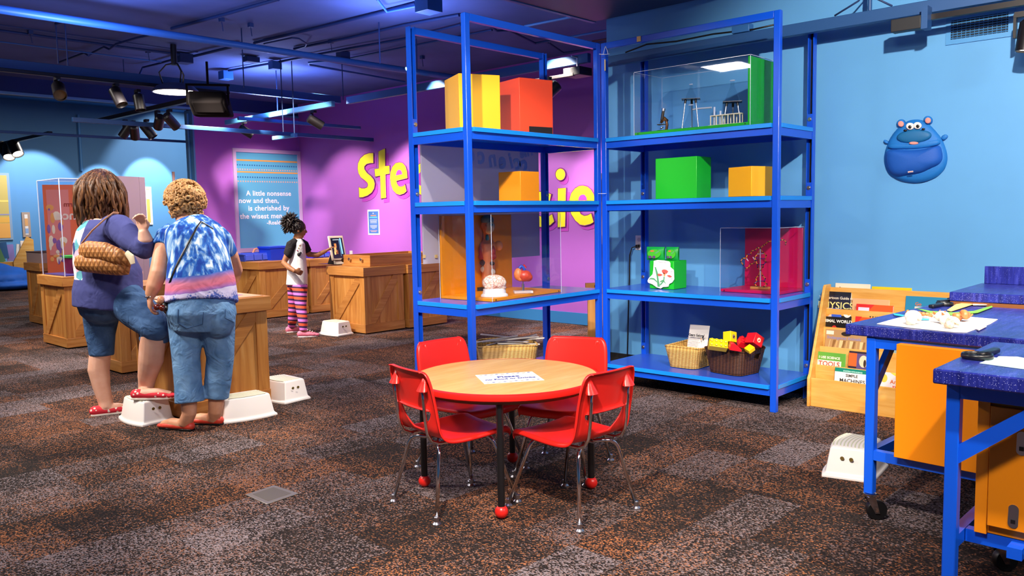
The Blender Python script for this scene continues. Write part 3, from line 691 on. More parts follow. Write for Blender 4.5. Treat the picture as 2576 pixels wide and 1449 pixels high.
b.ball((.07, .012, .001), (.006, .012, .0006), BLACK, 8); b.ball((.057, -.004, .001), (.006, .006, .0006), OTX, 8); b.ball((.076, -.006, .001), (.004, .01, .0006), BLACK, 8)
b.xf(M_); b.build('printing', sp, world=True, smooth=0)
YB = mat('block_yellow', '#f2cc0c', .35); RB = mat('block_red', '#d81424', .35)
def block(label, px, py, d, s, R_, m, studs=(2, 2), emblem=None, wedge=False):
    o = at(px, py, d); t = thing('toy_block', label, 'toy block', o, 0, 'large toy blocks in the brown basket'); T = R_.to_4x4()
    b = MB()
    if wedge: b.prism([(-s[0]/2, -s[1]/2, -s[2]/2), (s[0]/2, -s[1]/2, -s[2]/2), (s[0]/2, -s[1]/2, -s[2]*.2), (-s[0]*.2, -s[1]/2, s[2]/2), (-s[0]/2, -s[1]/2, s[2]/2)], (0, s[1], 0), m)
    else: b.box((0, 0, 0), s, m)
    b.xf(T); b.build('block_body', t, m, bevel=.003)
    for i in range(studs[0]):
        for j in range(studs[1]):
            b = MB().lathe([(.0115, 0), (.0115, .011), (.009, .013)], ((i-(studs[0]-1)/2)*s[0]/studs[0], (j-(studs[1]-1)/2)*s[1]/studs[1], s[2]/2), m, 14); b.xf(T); b.build('stud', t)
    if emblem:
        b = MB().lathe([(.016, 0), (.016, .001)], (0, -s[1]/2, 0), emblem[0], 20, rot('X', 90)); b.ball((.002, -s[1]/2-.001, .001), (.007, .001, .005), emblem[1], 8); b.ball((-.003, -s[1]/2-.001, -.005), (.004, .001, .006), emblem[1], 8); b.xf(T); b.build('round_emblem', t, smooth=0)
ez = lambda x, y, z: Euler((math.radians(x), math.radians(y), math.radians(z))).to_matrix()
block('yellow stud block lying at the left rim of the brown basket', 1806, 868, 5.58, (.125, .062, .055), ez(50, 8, -52), YB, (4, 2))
block('yellow cube with an owl emblem on top of the pile', 1836, 848, 5.64, (.066, .066, .072), ez(-12, 14, -12), YB, (0, 0), (mat('emblem_grey', '#8f8060', .5), BRS))
block('yellow plate block half sunk at the front of the pile', 1886, 878, 5.5, (.05, .05, .03), ez(20, -30, -30), YB, (0, 0))
block('red cube with a white round emblem at the right of the pile', 1898, 856, 5.56, (.085, .08, .075), ez(-10, 32, -22), RB, (0, 0), (mat('emblem_cream', '#ecd8b8', .5), RB))
block('small red stud block in the middle of the pile', 1868, 862, 5.62, (.06, .06, .05), ez(35, 20, -40), RB, (2, 2))
block('red wedge block at the front rim of the brown basket', 1850, 872, 5.5, (.08, .05, .05), ez(5, 10, -48), RB, (0, 0), wedge=True)
SLAT = mat('pale_grey_stick', '#c9c2ba', .5)
so = Vector((4.22, 3.985, z4+.19)); rs = random.Random(3)
for i, (x, y, a, tl, L_, m_) in enumerate([(-.06, -.08, -48, 4, .34, SLAT), (.02, -.1, -40, -3, .30, SLAT), (.10, -.04, -60, 6, .36, SLAT), (-.02, .02, -30, 2, .30, SLAT), (.05, .03, -52, -6, .40, SLAT), (-.1, .0, -20, 5, .28, SLAT), (.12, .06, -38, 10, .38, mat('grey_stick', '#9a959a', .5)), (.0, -.03, -75, 3, .3, mat('grey_stick', '#9a959a', .5)), (-.04, .08, -45, 8, .34, SLAT), (.07, -.08, -28, 1, .26, SLAT)]):
    b = MB(); b.box((0, 0, 0), (L_, .026, .008), m_); T = Matrix.Translation(so+Vector((x, y, .012+.011*(i % 5)))) @ (rot('Z', a) @ rot('Y', -tl)).to_4x4(); b.xf(T)
    tag(b.build('wooden_stick', bevel=.002), 'pale flat stick in the tan basket behind the round table', 'stick', 'pale sticks in the tan basket')
def translucent(name, col):
    m = bpy.data.materials.new(name); m.use_nodes = True; t = m.node_tree; n = t.nodes; b = n['Principled BSDF']; b.inputs['Base Color'].default_value = (*lin(col), 1); b.inputs['Roughness'].default_value = .35
    tl = n.new('ShaderNodeBsdfTranslucent'); tl.inputs[0].default_value = (*lin(col), 1); mx = n.new('ShaderNodeMixShader'); mx.inputs[0].default_value = .5
    t.links.new(b.outputs[0], mx.inputs[1]); t.links.new(tl.outputs[0], mx.inputs[2]); t.links.new(mx.outputs[0], n['Material Output'].inputs[0]); MATS[name] = m; return m
# ---- hanging panel behind the left rack
PANEL = translucent('grey_white_panel', '#cfcbdc'); PTX = mat('faint_blue_print', '#b4b9dc', .4)
yp = y0+RD+.004
t = thing('hanging_sign', 'grey white printed panel hung behind the left rack, lettering showing through reversed', 'sign panel', (4.3, yp, .97))
MB().span((3.69, yp, .975), (4.89, yp+.012, 1.815), PANEL).build('panel_sheet', t, world=True)
b = MB()
for s_, px, py, sz, an in (('The', 1326, 382, .105, 12), ('S', 1322, 428, .2, 30), ('c', 1300, 408, .17, 22), ('i', 1285, 405, .17, 18), ('e', 1263, 405, .17, 14), ('n', 1238, 400, .17, 10), ('c', 1210, 392, .17, 6), ('e', 1184, 388, .17, 3)):
    p = onY(px, py, yp-.001); R_ = rot('Y', -an); b.text(s_, sz, frame(p, R_ @ Vector((-1, 0, 0)), R_ @ Vector((0, 0, 1))), PTX, .0004, bold=.006)
b.build('reversed_lettering', t, world=True, smooth=0)
for px in (1067, 1097): 
    p = onY(px, 645, yp-.006); MB().box(p, (.016, .012, .022), mat('tan_clip', '#b8a070', .5)).build('clip', t, world=True)
# ------------------------------------------------------------------ blue activity tables at the right
TB = mat('bright_blue_frame', '#0a58e0', .3, coat=.2); ORC = mat('orange_cabinet', '#f28c06', .4); TT = .82
def caster(par, x, y, rz=0.):
    T = Matrix.Translation((x, y, 0)) @ Matrix.Rotation(rz, 4, 'Z'); b = MB()
    b.lathe([(.022, .098), (.026, .104), (.026, .112), (.0, .113)], (0, 0, 0), CHROME, 18)
    for s_ in (-1, 1): b.prism([(-.018, s_*.02, .1), (.02, s_*.02, .1), (-.018, s_*.02, .03), (-.036, s_*.02, .03)], (0, .0025*s_, 0), CHROME)
    b.xf(T); fk = b.build('caster', par)
    b = MB().lathe([(.012, -.016), (.038, -.016), (.0415, -.011), (.0415, .011), (.038, .016), (.012, .016)], (-.028, 0, .0415), BLACK, 24, rot('X', 90)); b.xf(T); b.build('wheel', fk)
    b = MB().prism([(-.05, -.004, .03), (-.02, -.004, .055), (-.012, -.004, .05), (-.052, -.004, .012)], (0, .008, 0), STEEL); b.xf(T); b.build('brake_lever', fk)
def act_table(label, c, rz, LX, LY, post_in, zl, front_caster, braces):
    t = thing('activity_table', label, 'table', (c[0], c[1], 0), rz, 'blue activity tables')
    MB().span((0, 0, TT-.045), (LX, -LY, TT), CTOP).build('table_top', t, bevel=.005)
    a, bb = post_in; pw = .038; X0, X1, Y0, Y1 = a, LX-.05, -bb, -LY+.06; zt = TT-.046
    for x, y in ((X0, Y0), (X1, Y0), (X0, Y1), (X1, Y1)):
        fl = .114
        MB().span((x, y, fl), (x+pw, y-pw, zt), TB).build('leg_post', t, bevel=.003); caster(t, x+pw/2, y-pw/2, 2.3)
    for y in (Y0, Y1):
        MB().span((X0+pw, y-.002, zt-.045), (X1, y-pw+.002, zt), TB).build('top_rail', t); MB().span((X0+pw, y-.002, zl-.04), (X1, y-pw+.002, zl), TB).build('lower_rail', t)
    for x in (X0, X1):
        MB().span((x+.002, Y0-pw, zt-.045), (x+pw-.002, Y1, zt), TB).build('top_rail', t)
        xx = x if (x == X1 or front_caster) else x+.10
        MB().span((xx+.002, Y0-pw, zl-.04), (xx+pw-.002, Y1, zl), TB).build('lower_rail', t)
    for k in (.32, .68): MB().span((X0+pw, Y0+(Y1-Y0)*k*.3-.03, zl-.038), (X1, Y0+(Y1-Y0)*k*.3-.07, zl-.004), TB).build('cross_rail', t)
    for dx, dy in braces:
        q = [(X0+pw/2, Y0-pw/2, zt-.20), (X0+pw/2, Y0-pw/2, zt-.26), (X0+pw/2+dx, Y0-pw/2-dy, zt-.03), (X0+pw/2+dx*.78, Y0-pw/2-dy*.78, zt-.03)]
        MB().prism([Vector(v)-Vector((.012 if dy else 0, -.012 if dx else 0, 0)) for v in q], (.024 if dy else 0, -.024 if dx else 0, 0), TB).build('corner_brace', t)
    return t
act_table('farther blue speckled table with seashells and magnifiers on it', (3.45, 1.307), math.radians(-4), 1.0, 1.7, (.012, .085), .30, True, ((.24, 0),))
act_table('nearer blue speckled table with one magnifier, cut off by the right edge', (2.63, .735), math.radians(-1), .66, 1.5, (.05, .025), .30, False, ((0, .28),))
def cab(label, p, rz, dx, dy, h, door):
    t = thing('floor_cabinet', label, 'cabinet', p, rz, 'orange cabinets in the blue tables')
    MB().span((.02, 0, 0), (dx, -dy, h), ORC).build('cabinet_body', t, bevel=.002)
    if door:
        MB().span((0, -.035, .03), (.0185, -dy+.03, h-.02), ORC).build('door', t, bevel=.002)
        MB().span((.0035, 0, 0), (.0195, -.0335, h), ORC).build('side_stile', t, bevel=.001)
        for z in (.035, h-.16):
            ky = -.105 if z < .1 else -.12
            lk = MB().prism([(-.002, ky+.014*math.cos(a), z+.03+(.032 if math.sin(a) > 0 else -.012)+.014*math.sin(a)) for a in [2*PI*k/18 for k in range(18)]], (.003, 0, 0), STEEL).build('lock_plate', t)
            MB().span((-.004, ky-.006, z+.018), (-.001, ky+.006, z+.03), BLACKM).build('keyhole', lk)
    else: MB().span((.004, -.0, .0), (.0195, -dy, h), ORC).build('door', t, bevel=.002)
    return t
p = onZ(2247, 1150, .302); cab('orange cabinet under the farther blue table', (p.x-.0, p.y, .3015), math.radians(-4), .5, 1.0, .46, False)
p = onZ(2449, 1338, .3015); cab('orange cabinet with a lock plate under the nearer blue table', (p.x, p.y, .3015), math.radians(-1), .33, .9, .42, True)
# back counter
t = thing('back_counter', 'dark blue topped counter with a backsplash behind the blue tables', 'counter', (4.46, 1.18, 0)); BRW = mat('brown_wood_trim', '#7c4a22', .5)
MB().span((0, 0, .835), (.60, -2.2, .88), CTOP).build('counter_top', t, bevel=.004); MB().span((.575, -.02, .8805), (.60, -2.2, .975), CTOP).build('backsplash', t, bevel=.002)
MB().span((.03, -.02, 0), (.58, -2.18, .79), mat('cabinet_brown', '#6a4420', .5)).build('cabinet_body', t); MB().span((.0, -.004, .792), (.59, -2.19, .834), BRW).build('wood_trim', t)
# things on the tables
zt = TT+.001
q = [onZ(*v, zt) for v in ((2206, 815), (2260, 800), (2306, 791), (2420, 796), (2510, 804), (2490, 816), (2432, 837), (2400, 836), (2300, 826))]
t = thing('paper_mat', 'big white paper mat under the seashells', 'paper', q[0]); PMAT = mat('cream_paper', '#f5f0e6', .7)
b = MB(); b.prism(q, (0, 0, .0015), PMAT); b.build('paper_sheet', t, world=True, smooth=0); MB().prism([onZ(2455, 829, zt+.0017), onZ(2478, 820, zt+.0017), onZ(2482, 822, zt+.004), onZ(2462, 832, zt+.004)], (0, 0, .004), PMAT).build('curled_edge', t, world=True)
SH1 = mat('shell_white', '#f3e6d8', .45, noise=.12, nscale=50); SH2 = mat('shell_brown', '#b8703e', .45, noise=.35, nscale=40); SH3 = mat('shell_spotted', '#e8d2b8', .45, noise=.5, nscale=70)
def shell(label, px, py, rz, L_, r, m, kind):
    o = onZ(px, py, zt+.0022); t = thing('seashell', label, 'seashell', o, math.radians(rz), 'seashells on the paper mat'); b = MB()
    if kind == 'cone':
        for k in range(9): u = k/8; b.lathe([(.5, -.5), (1, -.25), (1.02, .2), (.6, .5)], (L_*(u-.5), 0, r), m, 14, Matrix.Diagonal((L_/7, r*(1-.86*u), r*(1-.86*u))) @ rot('Y', 90))
        b.build('shell_whorl', t, m)
    else:
        pts = []
        for k in range(40):
            a = k*.42; rr = r*.62*(k/39)**.8; pts.append((L_*(.35-.55*k/39), rr*math.cos(a), r+rr*math.sin(a)*.7))
        b.tube(pts, [max(.003, r*.62*(k/39)) for k in range(40)], m, 10); b.build('shell_whorl', t, m, smooth=180)
        b = MB().tube([(-L_*.15, r*.2, r*.9), (-L_*.4, r*.5, r*.6), (-L_*.5, r*.1, r*.35)], [r*.5, r*.8, r*.3], m, 12); b.build('shell_lip', t, smooth=180)
        if kind == 'spiky':
            for k in range(7):
                a = k*.9; b = MB().tube([(L_*(.2-.08*k), r*.6*math.cos(a), r+r*.5*abs(math.sin(a))), (L_*(.2-.085*k), r*1.25*math.cos(a), r+r*1.0*abs(math.sin(a)))], [.006, .0015], SH2, 8).build('spike', t)
    return t
shell('cream conch shell at the left of the paper mat', 2291, 814, 40, .105, .030, SH1, 'conch'); shell('long brown cone shell lying behind the conch', 2322, 800, -70, .12, .017, SH2, 'cone')
shell('white spiky shell in the middle of the paper mat', 2362, 812, 60, .11, .027, SH1, 'spiky'); shell('round spotted shell nearest the table edge', 2394, 824, 20, .075, .024, SH3, 'conch'); shell('reddish brown shell at the right of the paper mat', 2430, 808, -40, .09, .026, SH2, 'conch')
def strip(name, label, pts, m, cat, w=.0):
    P_ = [onZ(*v, zt+.004) for v in pts]; o = MB().prism(P_, (0, 0, .002), m).build(name, smooth=0); return tag(o, label, cat)
strip('plastic_strip', 'blue plastic strip poking out left of the shells', [(2246, 789), (2262, 791), (2276, 794), (2270, 796), (2250, 793)], mat('sky_plastic', '#2fb0e6', .3), 'plastic strip')
strip('plastic_strip', 'blue plastic strip between the conch and the spiky shell', [(2306, 801), (2338, 802), (2338, 805), (2310, 805)], mat('sky_plastic', '#2fb0e6', .3), 'plastic strip')
strip('plastic_strip', 'blue plastic strip running to the reddish shell', [(2388, 800), (2426, 789), (2430, 791), (2392, 803)], mat('sky_plastic', '#2fb0e6', .3), 'plastic strip')
strip('paper_leaf', 'long green paper leaf behind the shells', [(2305, 776), (2340, 783), (2400, 787), (2450, 783), (2495, 770), (2497, 773), (2460, 787), (2400, 793), (2340, 788)], mat('lime_plastic', '#7fd433', .4), 'leaf')
strip('feather', 'yellow and white feather lying on the farther blue table', [(2382, 781), (2405, 766), (2440, 760), (2448, 766), (2420, 775), (2392, 784)], mat('feather_yellow', '#f6cf7a', .6), 'feather')
strip('feather', 'white feather lying behind the yellow one', [(2440, 760), (2502, 762), (2480, 768), (2448, 768)], mat('feather_white', '#f4f0ea', .6), 'feather')
def magnifier(label, p_ring, p_hand, r):
    a, c = onZ(*p_ring, zt), onZ(*p_hand, zt); v = (c-a); ang = math.atan2(v.y, v.x); t = thing('magnifier', label, 'magnifying glass', a, ang, 'magnifying glasses')
    MB().tube([(r*math.cos(2*PI*k/28), r*math.sin(2*PI*k/28), .009) for k in range(28)], (.0045, .009), BLACKM, 8, closed=True, up=(0, 0, 1)).build('lens_ring', t, smooth=180)
    MB().lathe([(.001, .0), (r*.97, -.001), (r*.97, .001), (.001, .003)], (0, 0, .01), GLASS, 24, caps=False).build('lens', t)
    MB().box((r+v.length*.5-.02, 0, .009), (v.length, .026, .016), BLACKM).build('handle', t, bevel=.005)
magnifier('black magnifier on the farther table, the one nearer the shells', (2376, 769), (2345, 775), .035); magnifier('black magnifier at the far edge of the farther table', (2405, 759), (2366, 764), .038)
magnifier('black magnifier on the nearer blue table', (2458, 902), (2500, 889), .042)
CY = mat('cyan_paper', '#bfeaea', .6)
o = MB().prism([onZ(*v, zt) for v in ((2464, 914), (2500, 900), (2570, 905), (2620, 915), (2600, 932), (2560, 927))], (0, 0, .0012), CY).build('colored_paper', smooth=0); tag(o, 'pale cyan paper under the white one on the nearer table', 'paper')
o = MB().prism([onZ(*v, zt+.0015) for v in ((2500, 908), (2512, 897), (2560, 898), (2600, 906), (2570, 916))], (0, 0, .001), PAPER).build('white_paper_scrap', smooth=0); tag(o, 'white paper lying on the pale cyan one', 'paper')
# ------------------------------------------------------------------ book display
bx0, by0, by1 = 5.255, 2.235, 1.13
t = thing('book_display', 'low birch book rack with stepped tiers against the blue wall', 'bookcase', (bx0, by0, 0))
sidep = [(0, 0), (.335, 0), (.335, .79), (.25, .79), (.235, .775), (.02, .215), (0, .19)]
for y in (0, by1-by0+.018): MB().prism([(x, y, z) for x, z in sidep], (0, -.018, 0), BIRCH).build('side_panel', t, bevel=.003)
wy0, wy1 = -.0185, by1-by0+.0185
tiers = [(.022, .0, .19), (.088, .12, .27), (.156, .24, .385), (.212, .36, .51), (.258, .48, .63)]
for x, za, zb_ in tiers:
    MB().span((x, wy0, za), (x+.012, wy1, zb_), BIRCH).build('tier_lip', t, bevel=.002); MB().span((x+.0125, wy0, za+.001), (x+.053, wy1, za+.011), BIRCH).build('tier_shelf', t)
MB().span((.318, wy0, .0), (.33, wy1, .77), BIRCH).build('back_panel', t)
UM = {}
def cm(h): return mat('cover_'+h.strip('#'), h, .35)
def book(label, px, X, th, cover, art=(), tilt=8, rollz=0., zbot=None):
    """px = left, top, right, bottom in the photograph; X = distance of the cover from the camera's plane of the wall axis"""
    l, tp, r, bo = px; a = onX(l, (tp+bo)/2, X); c = onX(r, (tp+bo)/2, X); wd = abs(a.y-c.y); zt_ = onX((l+r)/2, tp, X+.05).z; z0 = onX((l+r)/2, bo, X).z if zbot is None else zbot
    hh = (zt_-z0)/math.cos(math.radians(tilt)); o = Vector((X, (a.y+c.y)/2, z0))
    t = thing('book', label, 'book', o, 0, 'books in the birch rack'); T = Matrix.Rotation(math.radians(tilt), 4, 'Y') @ Matrix.Rotation(math.radians(rollz), 4, 'X')
    b = MB(); b.box((.001, 0, hh/2), (.002, wd, hh), cm(cover)); b.box((th-.001, 0, hh/2), (.002, wd, hh), cm(cover)); b.box((th/2, wd/2-.001, hh/2), (th-.004, .002, hh), cm(cover)); b.xf(T); b.build('cover', t, bevel=.0008)
    b = MB(); b.box((th/2, -.002, hh/2), (th-.0045, wd-.006, hh-.008), PAPER); b.xf(T); b.build('page_block', t)
    if art:
        b = MB()
        for i, s_ in enumerate(art):
            e = -.0003-.0002*i; Y = lambda u: (.5-u)*wd; k = s_[0]
            if k == 'r': _, u0, v0, u1, v1, h = s_; b.prism([(e, Y(u0), v0*hh), (e, Y(u1), v0*hh), (e, Y(u1), v1*hh), (e, Y(u0), v1*hh)], (-.0002, 0, 0), cm(h))
            elif k == 'e': _, u, v, ru, rv, h = s_; b.prism([(e, Y(u+ru*math.cos(2*PI*q/18)), (v+rv*math.sin(2*PI*q/18))*hh) for q in range(18)], (-.0002, 0, 0), cm(h))
            elif k == 'p': b.prism([(e, Y(u), v*hh) for u, v in s_[1]], (-.0002, 0, 0), cm(s_[2]))
            else: _, tx, u, v, sz, h = s_; b.text(tx, sz*hh, frame((e-.0004, Y(u), v*hh), (0, -1, 0), (0, 0, 1)), cm(h), .0002, bold=.0006)
        b.xf(T); b.build('cover_print', t, smooth=0)
    return t
XL = bx0
book('dark blue comic physics book in the top tier at the left', (2063, 733, 2136, 795), XL+.272, .022, '#1c1d33', (('e', .55, .22, .3, .25, '#d9a93f'), ('r', .0, .9, 1, 1, '#11121f'), ('t', 'The Cartoon Guide to', .5, .83, .1, '#d8d0bc'), ('t', 'PHYSICS', .5, .62, .26, '#e9d98a'), ('r', .1, .32, .25, .36, '#c9a79a')), zbot=.493)
book('cream book about the body standing behind the physics book', (2095, 713, 2183, 790), XL+.296, .016, '#e8d9c2', (('r', .32, .84, .6, .87, '#4a2f22'), ('t', 'How the', .55, .74, .13, '#c98a78'), ('t', 'BODY', .58, .56, .24, '#c0503c'), ('e', .14, .82, .05, .1, '#6a4a30'), ('r', .07, .68, .21, .76, '#7a4a34'), ('e', .84, .78, .05, .09, '#5a3226'), ('r', .76, .66, .92, .73, '#7a4a34')), zbot=.493)
book('plain yellow book beside the cream one', (2187, 722, 2288, 792), XL+.30, .008, '#d8c010', (('r', .2, .4, .215, .85, '#8a7a10'), ('r', .27, .42, .283, .84, '#8a7a10'), ('r', .33, .45, .343, .82, '#8a7a10')), zbot=.493)
book('teal blue book partly hidden behind the blue table', (2274, 746, 2385, 800), XL+.276, .014, '#257fa8', (('t', 'Go', .3, .8, .12, '#c9683a'), ('r', .22, .62, .5, .74, '#cfc8bc'), ('e', .75, .75, .05, .06, '#a85a3a')), zbot=.493)
book('tan book standing behind the orange bones book', (2138, 752, 2231, 800), XL+.244, .008, '#d8a878', (('t', 'how to do it', .5, .8, .12, '#b98258'),), zbot=.373)
book('black animal book with a red-eyed frog on its cover', (2063, 775, 2138, 836), XL+.228, .014, '#15130f', (('r', 0, .78, .33, 1, '#c9b8b0'), ('e', .16, .88, .12, .1, '#d98a3a'), ('r', .33, .78, .66, 1, '#3a5ac0'), ('e', .5, .9, .12, .05, '#10182a'), ('e', .85, .88, .13, .1, '#e9e2da'), ('e', .9, .87, .05, .03, '#d8a23a'), ('t', 'ANIMAL WORLD', .5, .67, .105, '#f0ede6'),
     ('p', ((.12, .33), (.3, .47), (.5, .52), (.72, .42), (.86, .32), (.6, .3), (.3, .28)), '#a8cc3a'), ('e', .45, .48, .09, .08, '#c22a22'), ('e', .46, .48, .04, .04, '#2a0a0a'), ('e', .13, .3, .05, .05, '#c8482a'), ('e', .85, .45, .1, .07, '#d24a2a'), ('p', ((.3, .28), (.86, .3), (.95, .05), (.35, .05)), '#8a8a4a')), zbot=.373)
book('orange book about bones showing above the blue table', (2148, 766, 2241, 830), XL+.228, .014, '#e2571f', (('p', ((0, 1), (.5, 1), (.2, .75), (.0, .5)), '#d42a2a'), ('r', .06, .84, .36, .93, '#d7d3e8'), ('t', 'Kids', .28, .78, .09, '#6a86d8'), ('t', 'Why do', .62, .75, .12, '#241210'), ('t', 'we need', .58, .60, .12, '#241210'), ('t', 'bones?', .52, .42, .16, '#241210')), zbot=.373)
book('rhinoceros book with a grassy brown cover in the second tier', (2072, 830, 2178, 893), XL+.172, .014, '#b08a5c', [('r', .02, .86, .2, .96, '#e0d8c8'), ('e', .5, .9, .12, .06, '#2a2420'), ('t', 'Endangered Animals', .45, .78, .11, '#8f88b0')]+[('p', ((.06+.085*i, .3+.04*(i % 3)), (.08+.085*i, .3+.04*(i % 3)), (.13+.085*((i*7) % 11)*.1+.08*i, .72), (.12+.08*i, .72)), ('#d9bd8a', '#8a6236', '#caa468')[i % 3]) for i in range(11)]+[('e', .45, .32, .2, .2, '#8f8680'), ('e', .52, .2, .16, .18, '#4a4440'), ('e', .3, .12, .2, .12, '#b0a090')], zbot=.253)
book('green science tools book at the left of the lower tier', (2043, 885, 2123, 942), XL+.104, .008, '#5ea03c', (('t', 'I USE SCIENCE', .5, .84, .1, '#f2e6d8'), ('r', .12, .56, .88, .76, '#e9dcd0'), ('t', 'TOOLS', .5, .65, .2, '#b5422a'), ('e', .45, .25, .32, .22, '#23301c'), ('e', .45, .23, .28, .18, '#4f9a34'), ('p', ((.4, .22), (.55, .3), (.75, .1), (.6, .08)), '#b8502a'), ('p', ((.78, .45), (.98, .55), (1, .42), (.85, .4)), '#d89a84')), zbot=.133)
book('black and purple baby animals book beside the green tools book', (2131, 884, 2200, 940), XL+.104, .008, '#2a2233', (('r', .0, .6, .3, .95, '#d8602a'), ('r', .3, .55, 1, .95, '#5a4a7a'), ('e', .55, .75, .16, .16, '#e0c8a8'), ('e', .6, .7, .05, .1, '#3a2a20'), ('t', 'ANIMAL', .52, .42, .17, '#3aa89a'), ('t', 'babies', .5, .2, .18, '#8f86b4'), ('e', .2, .25, .12, .1, '#d0a850')), zbot=.133)
book('pale blue book with yellow shapes showing under the blue table', (2222, 872, 2300, 925), XL+.172, .012, '#86a2a6', (('e', .3, .4, .22, .2, '#d8bc22'), ('e', .85, .55, .2, .15, '#d89a3a'), ('r', .0, .0, .4, .12, '#5a6a60')), zbot=.253)
book('white and green simple machines book at the front of the rack', (2095, 927, 2186, 1003), XL+.038, .008, '#f0ece8', (('r', 0, .9, 1, 1, '#12806c'), ('t', 'STARTING WITH SCIENCE', .5, .93, .04, '#a8dcd0'), ('t', 'SIMPLE', .48, .82, .1, '#3a3634'), ('t', 'MACHINES', .5, .69, .13, '#3a3634'), ('r', .0, .33, .47, .6, '#2350b0'), ('r', .5, .33, 1, .6, '#e8a41e'), ('r', .0, .02, .47, .3, '#a82a22'), ('r', .5, .02, 1, .3, '#1f48a8'),
     ('e', .12, .53, .06, .05, '#c98a6a'), ('e', .13, .42, .1, .07, '#e08a2a'), ('e', .34, .52, .06, .05, '#7a4a34'), ('e', .34, .42, .1, .07, '#8a2a34'), ('e', .64, .52, .05, .05, '#a86a4a'), ('e', .64, .42, .09, .07, '#2a2440'), ('e', .85, .52, .05, .05, '#c98a6a'), ('e', .85, .42, .09, .07, '#a02a2a'), ('e', .24, .2, .07, .06, '#d09a7a'), ('e', .72, .2, .06, .06, '#8a5a40')), zbot=.015)
book('white book with orange lettering between the blue leg and the orange cabinet', (2204, 937, 2290, 1018), XL+.038, .008, '#dcd4d8', (('e', .18, .85, .1, .1, '#e0c04a'), ('p', ((.35, 1), (1, 1), (1, .93), (.5, .93)), '#e6cc4a'), ('t', 'Arthur', .6, .78, .13, '#d8682a'), ('t', "It's Only", .6, .67, .07, '#d0503c'), ('t', 'Rock', .5, .58, .08, '#d0503c'), ('e', .3, .3, .2, .14, '#e0a860'), ('e', .5, .25, .16, .12, '#e6c04a'), ('e', .7, .3, .12, .12, '#7fa0c0'), ('e', .35, .14, .14, .1, '#d9b84a')), zbot=.015)
# ------------------------------------------------------------------ hippo bag on the wall
XB = XW-.012; hx = lambda x, y, d=0.: onX(2150+x/5.797, 250+y/5.797, XB-d)
t = thing('hippo_bag', 'blue hippo-faced storage bag stuck to the light blue wall', 'storage bag', hx(880, 760))
def puffy(name, pts, th, m, d=0., rings=7, par=None, p_=.5):
    P_ = [hx(x, y, d) for x, y in pts]; n = len(P_); c = sum(P_, Vector())/n; b = MB()
    R_ = [[b.bm.verts.new(c+(v-c)*s_ + Vector((-th*(1-s_*s_)**p_, 0, 0))) for v in P_] for s_ in [1-i/rings for i in range(rings)]]
    for r0, r1 in zip(R_, R_[1:]):
        for k in range(n): b.face([r0[k], r0[(k+1) % n], r1[(k+1) % n], r1[k]], m)
    b.face(R_[-1], m); bk = [b.bm.verts.new(v+Vector((.006, 0, 0))) for v in P_]
    for k in range(n): b.face([R_[0][k], R_[0][(k+1) % n], bk[(k+1) % n], bk[k]], m)
    b.face(bk, m); return b.build(name, par or t, world=True, smooth=180)
def smoothp(pts, n=3):
    for _ in range(n):
        q = []
        for a, c in zip(pts, pts[1:]+pts[:1]): q += [(a[0]*.75+c[0]*.25, a[1]*.75+c[1]*.25), (a[0]*.25+c[0]*.75, a[1]*.25+c[1]*.75)]
        pts = q
    return pts
HBL = mat('hippo_blue', '#1272c4', .6, bump=.2, bscale=300); HBD = mat('hippo_dark_blue', '#0c55b4', .65, bump=.2, bscale=300); HTE = mat('hippo_teal', '#0a649c', .6); PINK = mat('felt_pink', '#e8928a', .7)
ellp = lambda x, y, rx, ry, a=0., n=20: [(x+rx*math.cos(2*PI*k/n)*math.cos(a)-ry*math.sin(2*PI*k/n)*math.sin(a), y+rx*math.cos(2*PI*k/n)*math.sin(a)+ry*math.sin(2*PI*k/n)*math.cos(a)) for k in range(n)]
body = [(425, 880), (440, 760), (480, 640), (530, 540), (600, 450), (680, 370), (780, 310), (880, 290), (985, 300), (1065, 345), (1140, 420), (1205, 490), (1265, 570), (1315, 680), (1350, 800), (1350, 910), (1310, 1015), (1240, 1095), (1150, 1155), (1000, 1210), (850, 1222), (700, 1200), (590, 1155), (500, 1095), (450, 1000)]
puffy('bag_body', smoothp(body, 2), .03, HBL)
puffy('pocket', smoothp([(462, 730), (700, 735), (900, 735), (1100, 705), (1245, 660), (1275, 780), (1280, 870), (1230, 950), (1100, 1010), (960, 1080), (760, 1105), (640, 1125), (520, 1090), (465, 980), (445, 860)], 2), .05, HBD, .022)
puffy('pocket_band', smoothp([(500, 645), (700, 655), (900, 655), (1100, 620), (1235, 575), (1255, 650), (1100, 700), (900, 728), (700, 728), (470, 720)], 2), .018, HBL, .028)
puffy('muzzle', ellp(865, 540, 255, 100, -.08), .016, HTE, .028); puffy('tongue', ellp(860, 638, 68, 22, 0), .004, PINK, .046)
for x, y, a in ((675, 350, -.5), (1070, 300, .4)):
    e = puffy('ear', ellp(x, y, 66, 58, a), .016, HBL, .004); puffy('ear_lining', ellp(x-2, y+8, 42, 44, a), .005, PINK, .02, par=e)
for x, y in ((808, 400), (915, 390)):
    e = puffy('eye', ellp(x, y-8, 60, 52, 0), .006, WHITE, .032); puffy('pupil', ellp(x-4 if x < 850 else x+4, y+2, 25, 25), .005, BLACK, .038, par=e)
for x, y in ((735, 452), (1000, 433)): puffy('nostril', ellp(x, y, 26, 15, -.1), .005, BLACK, .045)
